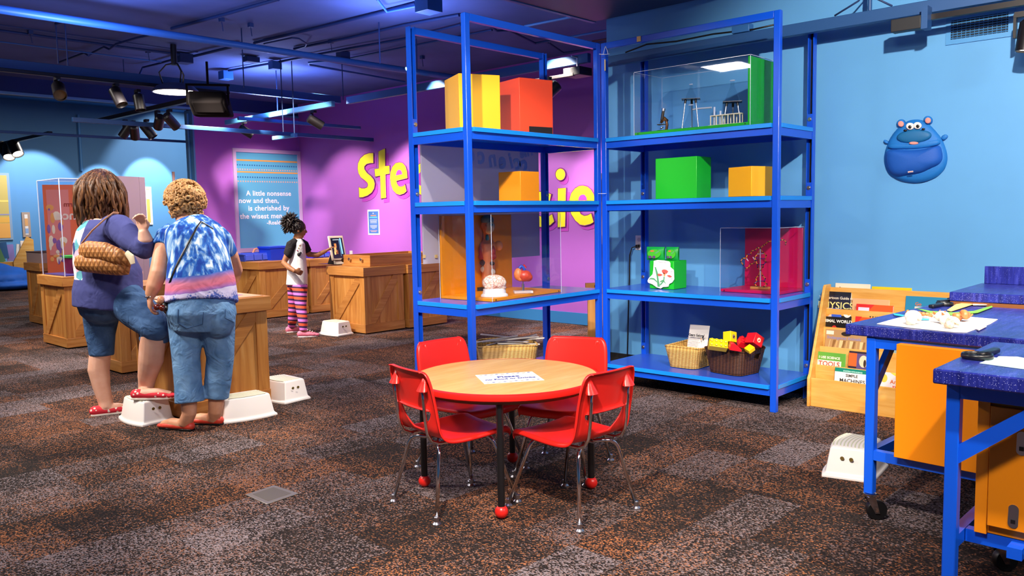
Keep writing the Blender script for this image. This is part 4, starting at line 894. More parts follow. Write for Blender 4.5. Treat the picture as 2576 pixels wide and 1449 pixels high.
for q, rg in ((((475, 660), (415, 620), (430, 580), (500, 615)), (395, 590)), (((1250, 545), (1325, 500), (1370, 540), (1290, 610)), (1350, 490))):
    s_ = puffy('strap', smoothp(list(q), 2), .008, HBL, .002); c = hx(*rg)
    MB().lathe([(.004, .0), (.010, .003), (.0165, .010), (.018, .012), (.014, .012), (.003, .009)], c+Vector((-.004, 0, 0)), ACRE, 20, rot('Y', -90), caps=False).build('suction_cup', s_)
lb = MB(); c = hx(815, 1055, .072); T = frame(c, hx(900, 1040)-hx(735, 1062), (-.25, 0, 1)); lb.box((0, 0, 0), (.031, .0085, .0012), WHITE); lb.xf(T); l_ = lb.build('sewn_label', t, world=True)
lb = MB(); lb.text('Clevamama', .0062, Matrix.Translation((0, 0, .0012)), mat('label_red', '#c8402c', .6), .0002, bold=.0002); lb.xf(T); lb.build('label_lettering', l_, world=True, smooth=0)
# vent, socket, cord
VB = mat('vent_blue', '#4a93cf', .5); va, vb = onX(2382, 15, XW), onX(2550, 88, XW); zlo, zhi = 2.285, 2.455; ya, yb = va.y, vb.y
t = thing('air_vent', 'blue louvred air vent high on the light blue wall', 'vent', (XW, (ya+yb)/2, zlo)); fx = XW-.008
b = MB(); m_ = .028
b.span((fx, ya, zlo), (XW, yb, zlo+m_), VB).span((fx, ya, zhi-m_), (XW, yb, zhi), VB).span((fx, ya, zlo+m_), (XW, ya-m_, zhi-m_), VB).span((fx, yb+m_, zlo+m_), (XW, yb, zhi-m_), VB); b.build('vent_frame', t, world=True)
MB().span((XW-.003, ya-m_, zlo+m_), (XW-.001, yb+m_, zhi-m_), DARK).build('vent_backing', t, world=True)
b = MB(); n = 8
for i in range(n): b.box((XW-.006, (ya+yb)/2, zlo+m_+(i+.5)*(zhi-zlo-2*m_)/n), (.008, ya-yb-2*m_, .0022), VB, M=rot('Y', 30))
for i in range(13): b.box((XW-.0045, ya-m_-(i+.5)*(ya-yb-2*m_)/13, (zlo+zhi)/2), (.003, .002, zhi-zlo-2*m_), VB)
b.build('louvre_grille', t, world=True, smooth=0)
pa, pb = onX(1600, 592, XW), onX(1618, 629, XW); pc = (pa+pb)/2
t = thing('wall_socket', 'white wall socket beside the right-hand rack', 'socket', (XW, pc.y, pc.z)); MB().box((-.004, 0, 0), (.007, .072, .118), WHITE).build('face_plate', t, bevel=.003)
for dz in (-.025, .025): MB().lathe([(.017, 0), (.017, .002)], (-.0075, 0, dz), mat('socket_grey', '#cfc7cc', .4), 18, rot('Y', -90)).build('outlet_face', t)
t = thing('power_cord', 'black power cord hanging from the wall socket to the floor', 'cord', (XW-.03, pc.y, 0))
MB().box((XW-.026, pc.y+.002, pc.z-.028), (.032, .026, .026), BLACK).build('plug', t, world=True, bevel=.005)
MB().tube([(XW-.03, pc.y+.015, pc.z-.03), (XW-.035, pc.y+.05, pc.z-.04), (XW-.035, pc.y+.072, pc.z-.1), (XW-.035, pc.y+.075, pc.z-.25), (XW-.035, pc.y+.085, .62), (XW-.03, pc.y+.095, .4), (XW-.03, pc.y+.105, .12), (XW-.045, pc.y+.11, .008)], .0055, BLACK, 8).build('cable', t, world=True, smooth=180)
# floor box
q = [onZ(*v) for v in ((617, 1246), (690, 1222), (752, 1243), (671, 1270))]; t = thing('floor_box', 'metal floor outlet cover flush with the carpet', 'floor cover', q[0]); FP = mat('brushed_plate', '#a09890', .4, .6)
MB().prism([v+Vector((0, 0, .0005)) for v in q], (0, 0, .004), FP).build('cover_plate', t, world=True, bevel=.002)
c = sum(q, Vector())/4; MB().prism([c+(v-c)*.72+Vector((0, 0, .0046)) for v in q], (0, 0, .001), mat('plate_line', '#7d766e', .5, .5)).build('lid_panel', t, world=True)
# ------------------------------------------------------------------ wooden crate tables
def crate(label, X0, Y0, LX, LY, HH=.745, cap=.10, ov=.022):
    t = thing('crate_table', label, 'crate table', (X0, Y0, 0), 0, 'wooden crate tables')
    MB().span((.012, .012, .01), (LX-.012, LY-.012, HH-.01), PINE).build('board_panel', t)
    MB().span((-ov, -ov, HH-cap), (LX+ov, LY+ov, HH), PINEH).build('top_cap', t, bevel=.003)
    rl = .095; sw = .085; zt_ = HH-cap
    for (ax, c0, c1, f, g) in (('x', 0, LX, 0, 1), ('x', 0, LX, LY, -1), ('y', 0, LY, 0, 1), ('y', 0, LY, LX, -1)):
        a, b_ = (f, f+g*.0125)
        P = (lambda u, v, z: (u, v, z)) if ax == 'x' else (lambda u, v, z: (v, u, z))
        o_ = .004 if ax == 'x' else 0
        MB().span(P(c0-(.004 if ax == 'x' else -.0126), a-g*.004, .012), P(c1+(.004 if ax == 'x' else -.0126), b_, rl+.012), PINEH).build('base_rail', t, bevel=.002)
        for e0, e1 in ((c0, c0+sw), (c1-sw, c1)):
            MB().span(P(e0+(.0126 if ax == 'y' and e0 == c0 else 0), a, rl+.0125), P(e1-(.0126 if ax == 'y' and e1 == c1 else 0), b_, zt_), PINE).build('corner_stile', t, bevel=.002)
        u0, u1 = (c0+sw, c1-sw) if ax == 'x' else (c1-sw, c0+sw); z0, z1_ = rl+.012, zt_; d = .05 if u1 > u0 else -.05
        q = [(u0, z0), (u0+d*1.2, z0), (u1, z1_-.075), (u1, z1_), (u1-d*1.2, z1_), (u0, z0+.075)]
        MB().prism([P(u, a+g*.002, z) for u, z in q], Vector(P(0, g*.010, 0)), PINEH).build('diagonal_brace', t, bevel=.002)
    return t
crate('crate table the two women stand at, with bright artwork on its top', 2.395, 5.155, .63, .68, .765)
crate('crate table half hidden behind the legs of the person in navy', 2.81, 7.16, .62, .62)
crate('crate table under the tall clear case at the left', 3.03, 9.06, .60, .70)
crate('small crate table farthest left, beside the blue beanbag', 3.56, 11.40, .60, .56, .79)
crate('crate table behind the child, holding the blue tub', 5.56, 9.61, .71, .72)
crate('crate table against the wall side between the child and the tablet', 6.335, 9.62, .63, .68)
crate('crate table with the tablet on it, beside the white stool', 5.535, 7.372, .56, .66)
crate('crate table behind the tall left rack post, next to the tablet one', 6.14, 7.335, .58, .66)
GT = .7655
t = thing('game_board', 'purple and orange printed game board on the crate beside the two women', 'game board', (2.72, 5.45, GT))
MB().box((0, 0, .003), (.56, .6, .005), mat('board_peach', '#e8b078', .3)).build('board', t); MB().box((.05, -.12, .0062), (.30, .16, .001), mat('board_purple', '#9a4ac0', .3), rz=.4).build('printed_patch', t); MB().box((-.1, .12, .0062), (.24, .2, .001), mat('board_orange', '#e2622a', .3), rz=-.3).build('printed_patch', t)
# clear case, orange screen and grey board at the left
cx0, cy0 = 3.055, 9.085
t = thing('tall_clear_case', 'tall clear case with an orange panel on the far left crate tables', 'display case', (cx0, cy0, .746))
LXc, LYc, HC = .54, .64, 1.0
b = MB()
for a_, b_ in (((0, 0, 0), (.004, LYc, HC)), ((0.0045, 0, 0), (LXc, .004, HC)), ((LXc+.0005, 0, 0), (LXc+.004, LYc, HC)), ((0, LYc+.0005, 0), (LXc, LYc+.004, HC)), ((0, 0, HC+.0005), (LXc, LYc, HC+.004))): b.span(a_, b_, ACRY)
cv = b.build('clear_cover', t, smooth=0); b = MB()
for x, y in ((0, 0), (LXc, 0), (LXc, LYc), (0, LYc)): b.box((x, y, HC/2), (.007, .007, HC), ACRE)
for y in (0, LYc): b.box((LXc/2, y, HC), (LXc, .006, .006), ACRE)
for x in (0, LXc): b.box((x, LYc/2, HC), (.006, LYc, .006), ACRE)
b.build('cover_edge', cv, smooth=0); MB().span((.01, .01, .0), (LXc-.01, LYc-.01, .012), mat('case_floor_violet', '#4a3f86', .4)).build('case_floor', t)
OP = mat('orange_screen', '#ee6a38', .4); pk = mat('pink_patch', '#e8847a', .4)
ta, tb = at(104, 440, 10.0), at(268, 440, 10.3)
t = thing('orange_screen', 'orange and red printed screen seen through the tall clear case', 'sign panel', (ta.x, ta.y, 0)); zlo_ = .95; v = (tb-ta); v.z = 0; L_ = v.length; T = frame((ta.x, ta.y, 0), v, (0, 0, 1))
b = MB().box((L_/2, .88, -.010), (L_, 1.76, .014), OP); b.xf(T); b.build('screen_panel', t, world=True)
b = MB(); b.box((L_*.22, 1.3, -.001), (L_*.34, .8, .002), pk)
rr = random.Random(5)
for i in range(26): b.ball((L_*(.05+.22*rr.random()), .75+.9*rr.random()*rr.random()+.1, 0), (.015+.03*rr.random(), .02+.05*rr.random(), .002), mat(('patch_cream', 'patch_violet', 'patch_orange2')[i % 3], ('#f2dcc0', '#8f5aa0', '#f0a050')[i % 3], .5), 10)
b.text('Robotic Arm', .085, Matrix.Translation((L_*.62, 1.52, .003)) @ Matrix.Diagonal((-1, 1, 1, 1)), mat('dark_red_ink', '#a8352a', .5), .0005, bold=.002); b.text('Science', .15, Matrix.Translation((L_*.5, 1.38, .003)) @ Matrix.Diagonal((-1, 1, 1, 1)), mat('cream_ink', '#f0d2c0', .5), .0005, bold=.004)
b.xf(T); b.build('screen_print', t, world=True, smooth=0)
ga, gb_ = at(262, 450, 9.2), at(362, 450, 9.75); v = gb_-ga; v.z = 0
t = thing('grey_board', 'lilac grey upright board behind the person in navy', 'board', (ga.x, ga.y, 0)); T = frame((ga.x, ga.y, 0), v, (0, 0, 1)); top_ = at(312, 444, 9.5).z; GB = mat('lilac_grey_board', '#b39aa4', .5)
b = MB().box((v.length*.42, top_/2, 0), (v.length*.84, top_, .03), GB); b.xf(T); b.build('board_panel', t, world=True); b = MB().box((v.length*.92, top_/2, 0), (v.length*.15, top_, .034), GB); b.xf(T); b.build('board_edge', t, world=True, bevel=.002)
o = at(155, 622, 9.55); o.z = .747+.012
t = thing('red_tub', 'dark red tub with a green lid inside the tall clear case', 'tub', (3.27, 9.42, .759)); MB().lathe([(.085, 0), (.105, .17)], (0, 0, 0), mat('tub_red', '#8a2a4a', .4), 28).build('tub_body', t); MB().lathe([(.112, .165), (.112, .185), (.1, .192)], (0, 0, 0), mat('tub_green', '#3f9a3c', .4), 28).build('tub_lid', t); MB().box((-.02, -.1, .1), (.06, .012, .09), mat('tub_yellow', '#d8cc3a', .5)).build('tub_sticker', t)
t = thing('navy_device', 'small navy device on the floor of the tall clear case', 'device', (3.38, 9.2, .759)); MB().box((0, 0, .03), (.16, .1, .06), mat('device_navy', '#232a6a', .4)).build('device_body', t, bevel=.01); MB().tube([(-.05, 0, .06), (-.02, 0, .11), (.04, 0, .1)], .016, mat('device_navy', '#232a6a', .4)).build('device_arm', t)
t = thing('low_tray', 'low pinkish grey tray on the crate beside the beanbag', 'tray', (3.86, 11.68, .791)); TRY = mat('tray_grey', '#b79a94', .5)
b = MB()
for a_, b_ in (((-.29, -.27, 0), (.29, -.255, .13)), ((-.29, .255, 0), (.29, .27, .13)), ((-.29, -.2545, 0), (-.275, .2545, .13)), ((.275, -.2545, 0), (.29, .2545, .13)), ((-.2745, -.2545, 0), (.2745, .2545, .012))): b.span(a_, b_, TRY)
b.build('tray_body', t); b = MB()
for a_, b_ in (((-.295, -.275, .13), (.295, -.25, .142)), ((-.295, .25, .13), (.295, .275, .142)), ((-.295, -.25, .13), (-.27, .25, .142)), ((.27, -.25, .13), (.295, .25, .142))): b.span(a_, b_, mat('tray_rim', '#5a3a34', .5))
b.build('tray_rim', t)
# tablet, knob box, bins
GZ = .7465
p = onZ(846, 664, GZ); t = thing('tablet_stand', 'tablet in a beige case on a slanted stand, which the child touches', 'tablet', p, math.radians(-22)); TBG = mat('tablet_beige', '#c8b8a4', .4)
fd = (EYEV-p); fd.z = 0; an = math.atan2(fd.y, fd.x)
t.rotation_euler = (0, 0, an+.62); PM[t] = Matrix.Translation(p) @ Matrix.Rotation(an+.62, 4, 'Z')
TT_ = (Matrix.Translation((.03, 0, .19)) @ Matrix.Rotation(math.radians(-14), 4, 'Y'))
b = MB().box((0, 0, 0), (.02, .215, .30), TBG); b.xf(TT_); b.build('tablet_case', t, bevel=.008)
SCR = mat('tablet_screen', '#080a12', .15, emit='#141a2c', estr=.6); b = MB().box((.0115, 0, 0), (.003, .165, .245), SCR); b.xf(TT_); sc_ = b.build('screen', t)
b = MB()
for (y, z, sy, sz, h) in ((.052, .02, .02, .19, '#6fa8d8'), (-.01, .1, .09, .006, '#b8c8d8'), (.03, .0, .006, .2, '#4a6a90'), (-.03, .03, .03, .05, '#a86a3a'), (-.04, -.02, .03, .06, '#d8925a'), (-.05, -.06, .02, .04, '#e8b070'), (-.02, -.05, .03, .05, '#6a3a26')): b.box((.0135, y, z), (.001, sy, sz), mat('screen_'+h[1:], h, .4, emit=h, estr=.7))
b.xf(TT_); b.build('screen_picture', sc_, smooth=0)
MB().prism([(.05, -.05, 0), (-.11, -.05, 0), (-.02, -.05, .16), (.01, -.05, .14)], (0, .1, 0), BLACK).build('stand_wedge', t, bevel=.004); MB().prism([(.09, -.055, .0), (.03, -.055, 0), (.02, -.055, .05), (.05, -.055, .06)], (0, .11, 0), TBG).build('stand_foot', t, bevel=.004); MB().box((-.03, -.01, .001), (.36, .2, .003), BLACKM).build('base_plate', t)
t = thing('knob_box', 'wooden box with metal knobs on the crate tables near the tall post', 'box', (5.67, 7.43, GZ))
b = MB(); LK, WK, HK = .98, .50, .125
for a_, b_ in (((0, 0, 0), (.02, WK, HK)), ((LK-.02, 0, 0), (LK, WK, HK)), ((.0201, 0, 0), (LK-.0201, .02, HK)), ((.0201, WK-.02, 0), (LK-.0201, WK, HK)), ((.02, .02, 0), (LK-.02, WK-.02, .03))): b.span(a_, b_, PINEH)
b.build('box_body', t, bevel=.002); MB().span((-.012, -.012, 0), (LK+.01, WK+.01, .018), PINEH).build('plinth', t)
for y in (.14, .36): MB().lathe([(.010, 0), (.010, .012), (.019, .016), (.019, .026), (.012, .03)], (0, y, .075), CHROME, 20, rot('Y', -90)).build('knob', t)
MB().lathe([(.012, 0), (.012, .014), (.026, .018), (.024, .04), (.012, .044)], (.02, WK, .06), mat('dark_knob', '#3a2c24', .4), 20, rot('X', -90)).build('side_knob', t)
BIN = mat('bin_blue', '#1840d8', .35); BINL = mat('bin_light_blue', '#4a64e2', .35)
def tub(name, label, px, py, yy, sx, sy, h, m, slots=False):
    p = onY(px, py, yy); p.z = GZ; t = thing(name, label, 'bin', p, 0, 'blue bins on the crate tables'); b = MB(); k = .9
    R_ = [[b.bm.verts.new((sx/2*a*s_, sy/2*c*s_, z)) for a, c in ((-1, -1), (1, -1), (1, 1), (-1, 1))] for s_, z in ((k, 0), (1, h), (1.05, h), (1.05, h-.015), (1.02, h-.015))]
    b.face(R_[0][::-1], m)
    for r0, r1 in zip(R_, R_[1:]):
        for q in range(4): b.face([r0[q], r0[(q+1) % 4], r1[(q+1) % 4], r1[q]], m)
    b.build('bin_body', t, m, smooth=0, solid=.006)
    if slots:
        for i in range(3): MB().span((-sx/2+.02+i*(sx-.02)/3, -sy/2-.012, .012), (-sx/2+.01+(i+1)*(sx-.03)/3, -sy/2-.002, h*.85), BINL).build('label_slot', t, bevel=.003)
    else: MB().box((0, 0, h+.004), (sx*1.06, sy*1.06, .01), m).build('bin_lid', t, bevel=.003)
tub('divided_bin', 'low blue bin with label slots left of the tub', 638, 655, 10.02, .40, .22, .10, BINL, True); tub('lidded_tub', 'bright blue lidded tub behind the child', 693, 657, 9.95, .32, .3, .175, BIN); tub('small_bin', 'small violet blue bin beyond the arm of the child', 798, 655, 9.85, .30, .2, .07, mat('bin_violet', '#3a2ee0', .35), True)
p = onY(652, 648, 10.2); p.z = GZ
o = MB().tube([p+Vector((-.12, .03, 0)), p+Vector((-.05, .03, .14)), p+Vector((.02, .03, .16)), p+Vector((.06, .03, .05))], .014, mat('orange_tube', '#e08a6a', .5)).build('orange_tube', smooth=180); tag(o, 'bent pale orange tube behind the divided blue bin', 'tube')
us = at(1500, 760, 7.15); t = thing('upright_stand', 'narrow wooden stand and board by the corner posts of the racks', 'stand', (us.x, us.y, 0), math.atan2(_rt.y, _rt.x))
MB().box((.03, 0, .32), (.21, .05, .60), PINE).build('stand_panel', t)
cp = MB().box((.022, 0, .655), (.23, .07, .085), PINEH).build('cap_block', t, bevel=.003); MB().lathe([(.010, 0), (.010, .012)], (-.01, -.035, .675), BRS, 14, rot('X', 90)).build('peg', cp)
MB().box((.06, 0, 1.17), (.14, .02, .94), PINE).build('back_board', t); MB().box((.022, 0, .01), (.23, .12, .02), PINEH).build('foot', t)
# beanbag, far bookcase, pictures
p = at(4, 700, 16.3); t = thing('beanbag', 'big blue beanbag on the floor of the far room', 'beanbag', (p.x, p.y, 0)); b = MB(); b.ball((0, 0, .22), (.62, .62, .24)); b.ball((-.15, .1, .34), (.42, .42, .20)); b.ball((.05, -.1, .1), (.64, .6, .12)); skin('beanbag_body', b, t, mat('beanbag_blue', '#0a5ec8', .7, noise=.15, nscale=6), .03, 6, world=False)
p = onY(58, 640, YFAR-.75); t = thing('low_bookcase', 'small pale bookcase behind the beanbag', 'bookcase', (p.x, YFAR-.80, 0))
MB().prism([(-.2, 0, 0), (.2, 0, 0), (.2, 0, .95), (.08, 0, 1.02), (-.2, 0, .5)], (0, .04, 0), BIRCH).build('side_panel', t); MB().span((-.5, .05, 0), (.15, .35, .5), BIRCH).build('book_bin', t)
for i, (h, x, z, a) in enumerate((('#dcd8d0', -.02, .55, .1), ('#8a7ab8', -.2, .55, -.05), ('#2a5a8a', -.32, .6, -.1), ('#5a8a5a', -.42, .52, -.3), ('#e8ddd0', .06, .62, .0))):
    o = MB().box((p.x+x, YFAR-.62-.01*i, z+.14), (.14, .02, .34), mat('far_cover_'+h[1:], h, .5), M=rot('Y', math.degrees(a))).build('far_book'); tag(o, 'book standing in the small bookcase behind the beanbag', 'book', 'books in the far bookcase')
def picture(label, pxs, fr, inner, bands=()):
    yw = YFAR-.06 if pxs[2] < 37 else YFAR; a, c = onY(pxs[0], pxs[1], yw), onY(pxs[2], pxs[3], yw); t = thing('wall_picture', label, 'picture', ((a.x+c.x)/2, yw, (a.z+c.z)/2)); wd, hh = c.x-a.x, a.z-c.z
    MB().box((0, -.015, 0), (wd, .028, hh), mat('frame_'+fr[1:], fr, .5)).build('picture_frame', t); MB().box((0, -.031, 0), (wd-.1, .004, hh-.1), mat('print_'+inner[1:], inner, .5)).build('print', t)
    if bands:
        b = MB(); 
        for z, h_, col in bands: b.box((0, -.034, z*hh), (wd-.1, .003, h_*hh), mat('band_'+col[1:], col, .5))
        b.build('print_bands', t)
picture('wide yellow banded panel at the left edge of the picture', (-90, 433, 33, 603), '#7e97b0', '#b8a256', ((.08, .03, '#d8c060'), (-.12, .02, '#8a86a0'), (-.2, .08, '#d8a040'), (-.36, .22, '#d89a48')))
picture('small framed print left of the tall clear case', (53, 534, 78, 596), '#a08a7a', '#d8d0c8', ((.1, .3, '#c8925a'), (-.25, .2, '#7f9ac0')))
picture('lit orange and white picture beyond the shoulder of the blonde person', (360, 470, 384, 565), '#f2ece2', '#f0a850', ((.3, .25, '#fbe6c0'),))
a, c = onY(432, 432, YFAR), onY(440, 470, YFAR); o = MB().span((a.x, YFAR-.03, c.z-.4), (c.x, YFAR-.002, a.z), mat('brown_strip', '#7a5048', .6)).build('wall_mounted_gauge'); tag(o, 'narrow brown strip on the far blue wall above the blonde head', 'gauge')
# ------------------------------------------------------------------ lettering on the purple wall
LY_ = mat('letter_yellow', '#f4ec2a', .45); LS = mat('letter_shadow', '#b23cba', .55); LO = mat('letter_outline', '#8a2f86', .6)
t = thing('wall_lettering', 'big yellow drop-shadowed lettering on the purple wall', 'lettering', onX(1000, 450, XP))
za = lambda x, y: (880+x/5.795, 350+y/5.795); zb2 = lambda x, y: (1340+x/7.244, 400+y/7.244)
def el(cx, cy, rx, ry, n=36): return [(cx+rx*math.cos(2*PI*k/n), cy+ry*math.sin(2*PI*k/n)) for k in range(n)]
LET = [('letter_s', za, [(343, 200), (345, 350), (300, 352), (245, 365), (212, 400), (215, 440), (250, 490), (310, 540), (350, 590), (365, 650), (355, 720), (320, 780), (260, 825), (190, 850), (135, 852), (128, 700), (170, 715), (215, 715), (250, 700), (262, 670), (255, 640), (220, 605), (160, 560), (125, 500), (112, 430), (118, 350), (150, 280), (210, 225), (280, 200)], None),
       ('letter_t', za, [(415, 180), (515, 135), (517, 392), (578, 385), (582, 505), (520, 515), (530, 855), (452, 868), (440, 535), (368, 550), (358, 435), (420, 425)], None),
       ('letter_e', za, [(585, 570), (590, 480), (620, 400), (665, 350), (720, 335), (770, 345), (810, 390), (835, 470), (842, 570), (680, 610), (690, 650), (715, 685), (750, 690), (785, 680), (805, 655), (828, 760), (790, 795), (730, 815), (680, 800), (630, 750), (600, 670)], [(668, 530), (765, 512), (755, 470), (735, 448), (710, 447), (685, 470)]),
       ('letter_a', za, el(1050, 580, 105, 236), el(1050, 580, 62, 105)),
       ('letter_c', zb2, [(355, 1000), (395, 1140), (320, 1210), (230, 1240), (120, 1245), (0, 1200), (-90, 1080), (-120, 920), (-90, 740), (0, 620), (120, 590), (250, 600), (340, 640), (310, 790), (200, 760), (100, 790), (50, 900), (80, 1010), (170, 1050), (270, 1055)], None),
       ('letter_i', zb2, [(455, 535), (610, 525), (595, 1235), (450, 1245)], None), ('letter_i_dot', zb2, el(505, 280, 92, 112), None),
       ('letter_e', zb2, [(665, 740), (700, 620), (770, 530), (850, 485), (920, 478), (1000, 500), (1070, 560), (1115, 640), (1145, 760), (1150, 830), (842, 850), (850, 940), (880, 1000), (940, 1030), (1000, 1020), (1070, 985), (1115, 1150), (1050, 1190), (950, 1215), (860, 1200), (770, 1120), (700, 1010), (668, 900)], [(828, 755), (840, 700), (870, 660), (910, 645), (950, 655), (980, 700), (990, 755)])]
for nm, z_, pts, hole in LET:
    s_ = 1. if z_ is za else 1.25; dx, dy = 45*s_, 62*s_; X_ = XP-.004
    f = MB(); Q = [onX(*z_(x, y), X_-.012) for x, y in pts]; f.prism(Q, (.004, 0, 0), LY_)
    if hole: f.prism([onX(*z_(x, y), X_-.013) for x, y in hole], (.001, 0, 0), LS)
    lt = f.build(nm, t, world=True, smooth=0)
    MB().prism([onX(*z_(x+dx, y+dy), X_) for x, y in pts], (.002, 0, 0), LS).build('drop_shadow', lt, world=True, smooth=0)
    MB().tube([q+Vector((.004, 0, 0)) for q in Q], .007, LO, 6, closed=True).build('outline', lt, world=True, smooth=0)
a, c = onX(925, 528, XP), onX(956, 591, XP); t = thing('wall_sign', 'small blue notice with a white border on the purple wall', 'notice', (XP, (a.y+c.y)/2, (a.z+c.z)/2)); wd, hh = a.y-c.y, a.z-c.z
MB().box((-.003, 0, 0), (.004, wd, hh), PAPER).build('sheet', t); MB().box((-.0058, 0, 0), (.001, wd*.84, hh*.88), mat('notice_blue', '#3f6ab4', .6)).build('blue_field', t)
b = MB(); 
for i, (z, w_, h_, col) in enumerate(((.36, .1, .03, '#f2ecf0'), (.27, .5, .035, '#e88a5a'), (.20, .75, .03, '#5ad0ea'), (.10, .7, .012, '#d8dcf0'), (.06, .7, .012, '#d8dcf0'), (.02, .6, .012, '#d8dcf0'), (-.02, .66, .012, '#d8dcf0'), (-.12, .7, .012, '#d8dcf0'), (-.16, .66, .012, '#d8dcf0'), (-.2, .6, .012, '#d8dcf0'), (-.24, .3, .012, '#d8dcf0'), (-.33, .7, .014, '#e8a08a'), (-.37, .5, .014, '#e8a08a'))): b.box((-.0068, 0, z*hh), (.0008, wd*w_*.9, hh*h_), mat('notice_'+col[1:], col, .6))
b.build('notice_print', t, smooth=0)
p = onX(884, 640, XP); t = thing('wall_outlet', 'small white outlet low on the purple wall behind the tablet', 'socket', p); MB().box((-.004, 0, 0), (.007, .07, .115), WHITE).build('face_plate', t)
# ------------------------------------------------------------------ under the ceiling
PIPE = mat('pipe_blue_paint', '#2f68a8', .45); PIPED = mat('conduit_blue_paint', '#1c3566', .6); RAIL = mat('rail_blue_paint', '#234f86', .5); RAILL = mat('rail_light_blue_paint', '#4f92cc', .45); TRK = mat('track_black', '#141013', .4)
LAMP = mat('lamp_lens', '#fff2dc', .4, emit='#fff0d8', estr=6.)
CP = 'conduits along the ceiling'
def pipe(name, label, pts, r, m, cat='pipe', group=None, seg=10):
    P_ = [onZ(x, y, z) for x, y, z in pts]; o = MB().tube(P_, r, m, seg).build(name, smooth=60); return tag(o, label, cat, group)
def pipeA(name, label, p0, p1, z, r, m, cat='pipe', group=None, ext=0.):
    a, c = onZ(*p0, z), onZ(*p1, z); y = (a.y+c.y)/2; a.y = c.y = y; a.x -= ext
    o = MB().tube([a, c], r, m, 14).build(name, smooth=60); return tag(o, label, cat, group)
pipeA('ceiling_sprinkler_pipe', 'thick light blue pipe crossing the ceiling from the upper left corner', (0, 10), (1128, 201), 2.88, .032, PIPE, ext=1.5)
pipeA('ceiling_conduit', 'dark conduit along the ceiling below the thick pipe, ending at a box', (0, 70), (447, 143), 3.09, .014, PIPED, 'conduit', CP, 1.)
pipeA('ceiling_conduit', 'thin upper conduit left of the pair of hanger rods', (0, 54), (482, 136), 3.105, .005, PIPED, 'conduit', CP, 1.)
pipeA('ceiling_conduit', 'pale lower conduit passing behind the pair of hanger rods', (0, 98), (392, 160), 3.08, .007, PIPE, 'conduit', CP, 1.)
pipe('ceiling_conduit', 'kinked conduit rising from the hanger rods towards the thick pipe', [(148, 157, 3.09), (212, 133, 3.09), (222, 140, 3.05), (232, 133, 3.09), (262, 118, 3.09), (275, 124, 3.05), (292, 111, 3.09), (345, 95, 3.09), (413, 80, 3.09)], .011, PIPED, 'conduit', CP)
pipe('ceiling_conduit', 'long dark conduit running to the top edge above the round lamp', [(432, 72, 3.1), (560, 38, 3.1), (700, -2, 3.1)], .016, PIPED, 'conduit', CP)
pipe('ceiling_conduit', 'conduit ending in a short drop left of the round lamp', [(350, 190, 2.95), (359, 170, 3.08), (395, 161, 3.09), (448, 146, 3.09)], .012, PIPED, 'conduit', CP)
pipe('ceiling_conduit', 'conduit from the junction box over the round lamp to the thick pipe', [(472, 145, 3.09), (605, 113, 3.09)], .015, PIPED, 'conduit', CP)
pipe('ceiling_conduit', 'conduit from the thick pipe to the ceiling box at the top', [(640, 108, 3.1), (800, 70, 3.1), (972, 28, 3.1), (1045, 9, 3.1)], .016, PIPED, 'conduit', CP)
pipe('ceiling_conduit', 'conduit bend dropping to the ceiling box from the top edge', [(948, -3, 3.06), (973, 29, 3.06), (1048, 14, 3.06)], .012, PIPE, 'conduit', CP)
pipe('ceiling_conduit', 'conduit reaching the front post of the left rack', [(740, 123, 3.1), (880, 95, 3.1), (1018, 63, 3.1), (1155, 38, 3.1)], .015, PIPED, 'conduit', CP)
pipe('ceiling_conduit', 'looped thin conduit beside the thick pipe', [(664, 110, 3.09), (735, 95, 3.09), (752, 97, 3.09), (772, 110, 3.07), (768, 117, 3.09), (742, 124, 3.09)], .008, PIPED, 'conduit', CP)
pipe('ceiling_conduit', 'double bent thin conduit left of the left rack', [(838, 150, 3.09), (776, 158, 3.06), (778, 163, 3.06), (1018, 206, 3.06)], .013, PIPE, 'conduit', CP)
pipe('ceiling_conduit', 'conduit behind the top of the left rack', [(575, 178, 3.09), (680, 160, 3.09), (880, 122, 3.09), (1018, 98, 3.09), (1160, 62, 3.09)], .014, PIPED, 'conduit', CP)
pipe('ceiling_conduit', 'conduit under the ceiling through the left rack opening', [(880, 147, 3.09), (1018, 119, 3.09), (1100, 103, 3.09), (1238, 75, 3.09)], .011, PIPED, 'conduit', CP)
pipe('ceiling_conduit', 'zigzag conduit seen through the top of the left rack', [(1228, 62, 3.09), (1250, 78, 3.06), (1280, 76, 3.09), (1293, 82, 3.09), (1346, 109, 3.09), (1420, 95, 3.09)], .012, PIPED, 'conduit', CP)
pipe('ceiling_conduit', 'bent conduit near the projector', [(1380, 108, 3.09), (1418, 133, 3.06), (1500, 122, 3.06), (1600, 108, 3.06)], .010, PIPED, 'conduit', CP)
pipe('ceiling_conduit', 'lit conduit crossing under the duct', [(1320, 66, 2.93), (1440, 42, 2.93), (1468, 24, 2.93), (1492, -2, 2.93)], .011, RAILL, 'conduit', CP)  # paler blue stands for the light falling on this conduit
pipe('ceiling_conduit', 'conduit passing below the end of the duct', [(1430, 94, 2.95), (1535, 75, 2.95), (1560, 64, 2.95), (1625, 0, 2.95)], .010, PIPE, 'conduit', CP)
pipe('red_ceiling_conduit', 'thin dark red conduit along the ceiling edge to the right', [(1490, 104, 2.95), (1560, 92, 2.95), (1640, 66, 2.95), (1760, 20, 2.95), (1815, -2, 2.95)], .008, mat('red_brown_paint', '#5a2028', .6), 'conduit')
pipe('ceiling_sprinkler_pipe', 'blue pipe crossing above the green case at the top', [(1760, -14, 2.95), (1850, 14, 2.95), (1990, 60, 2.95)], .03, RAIL)
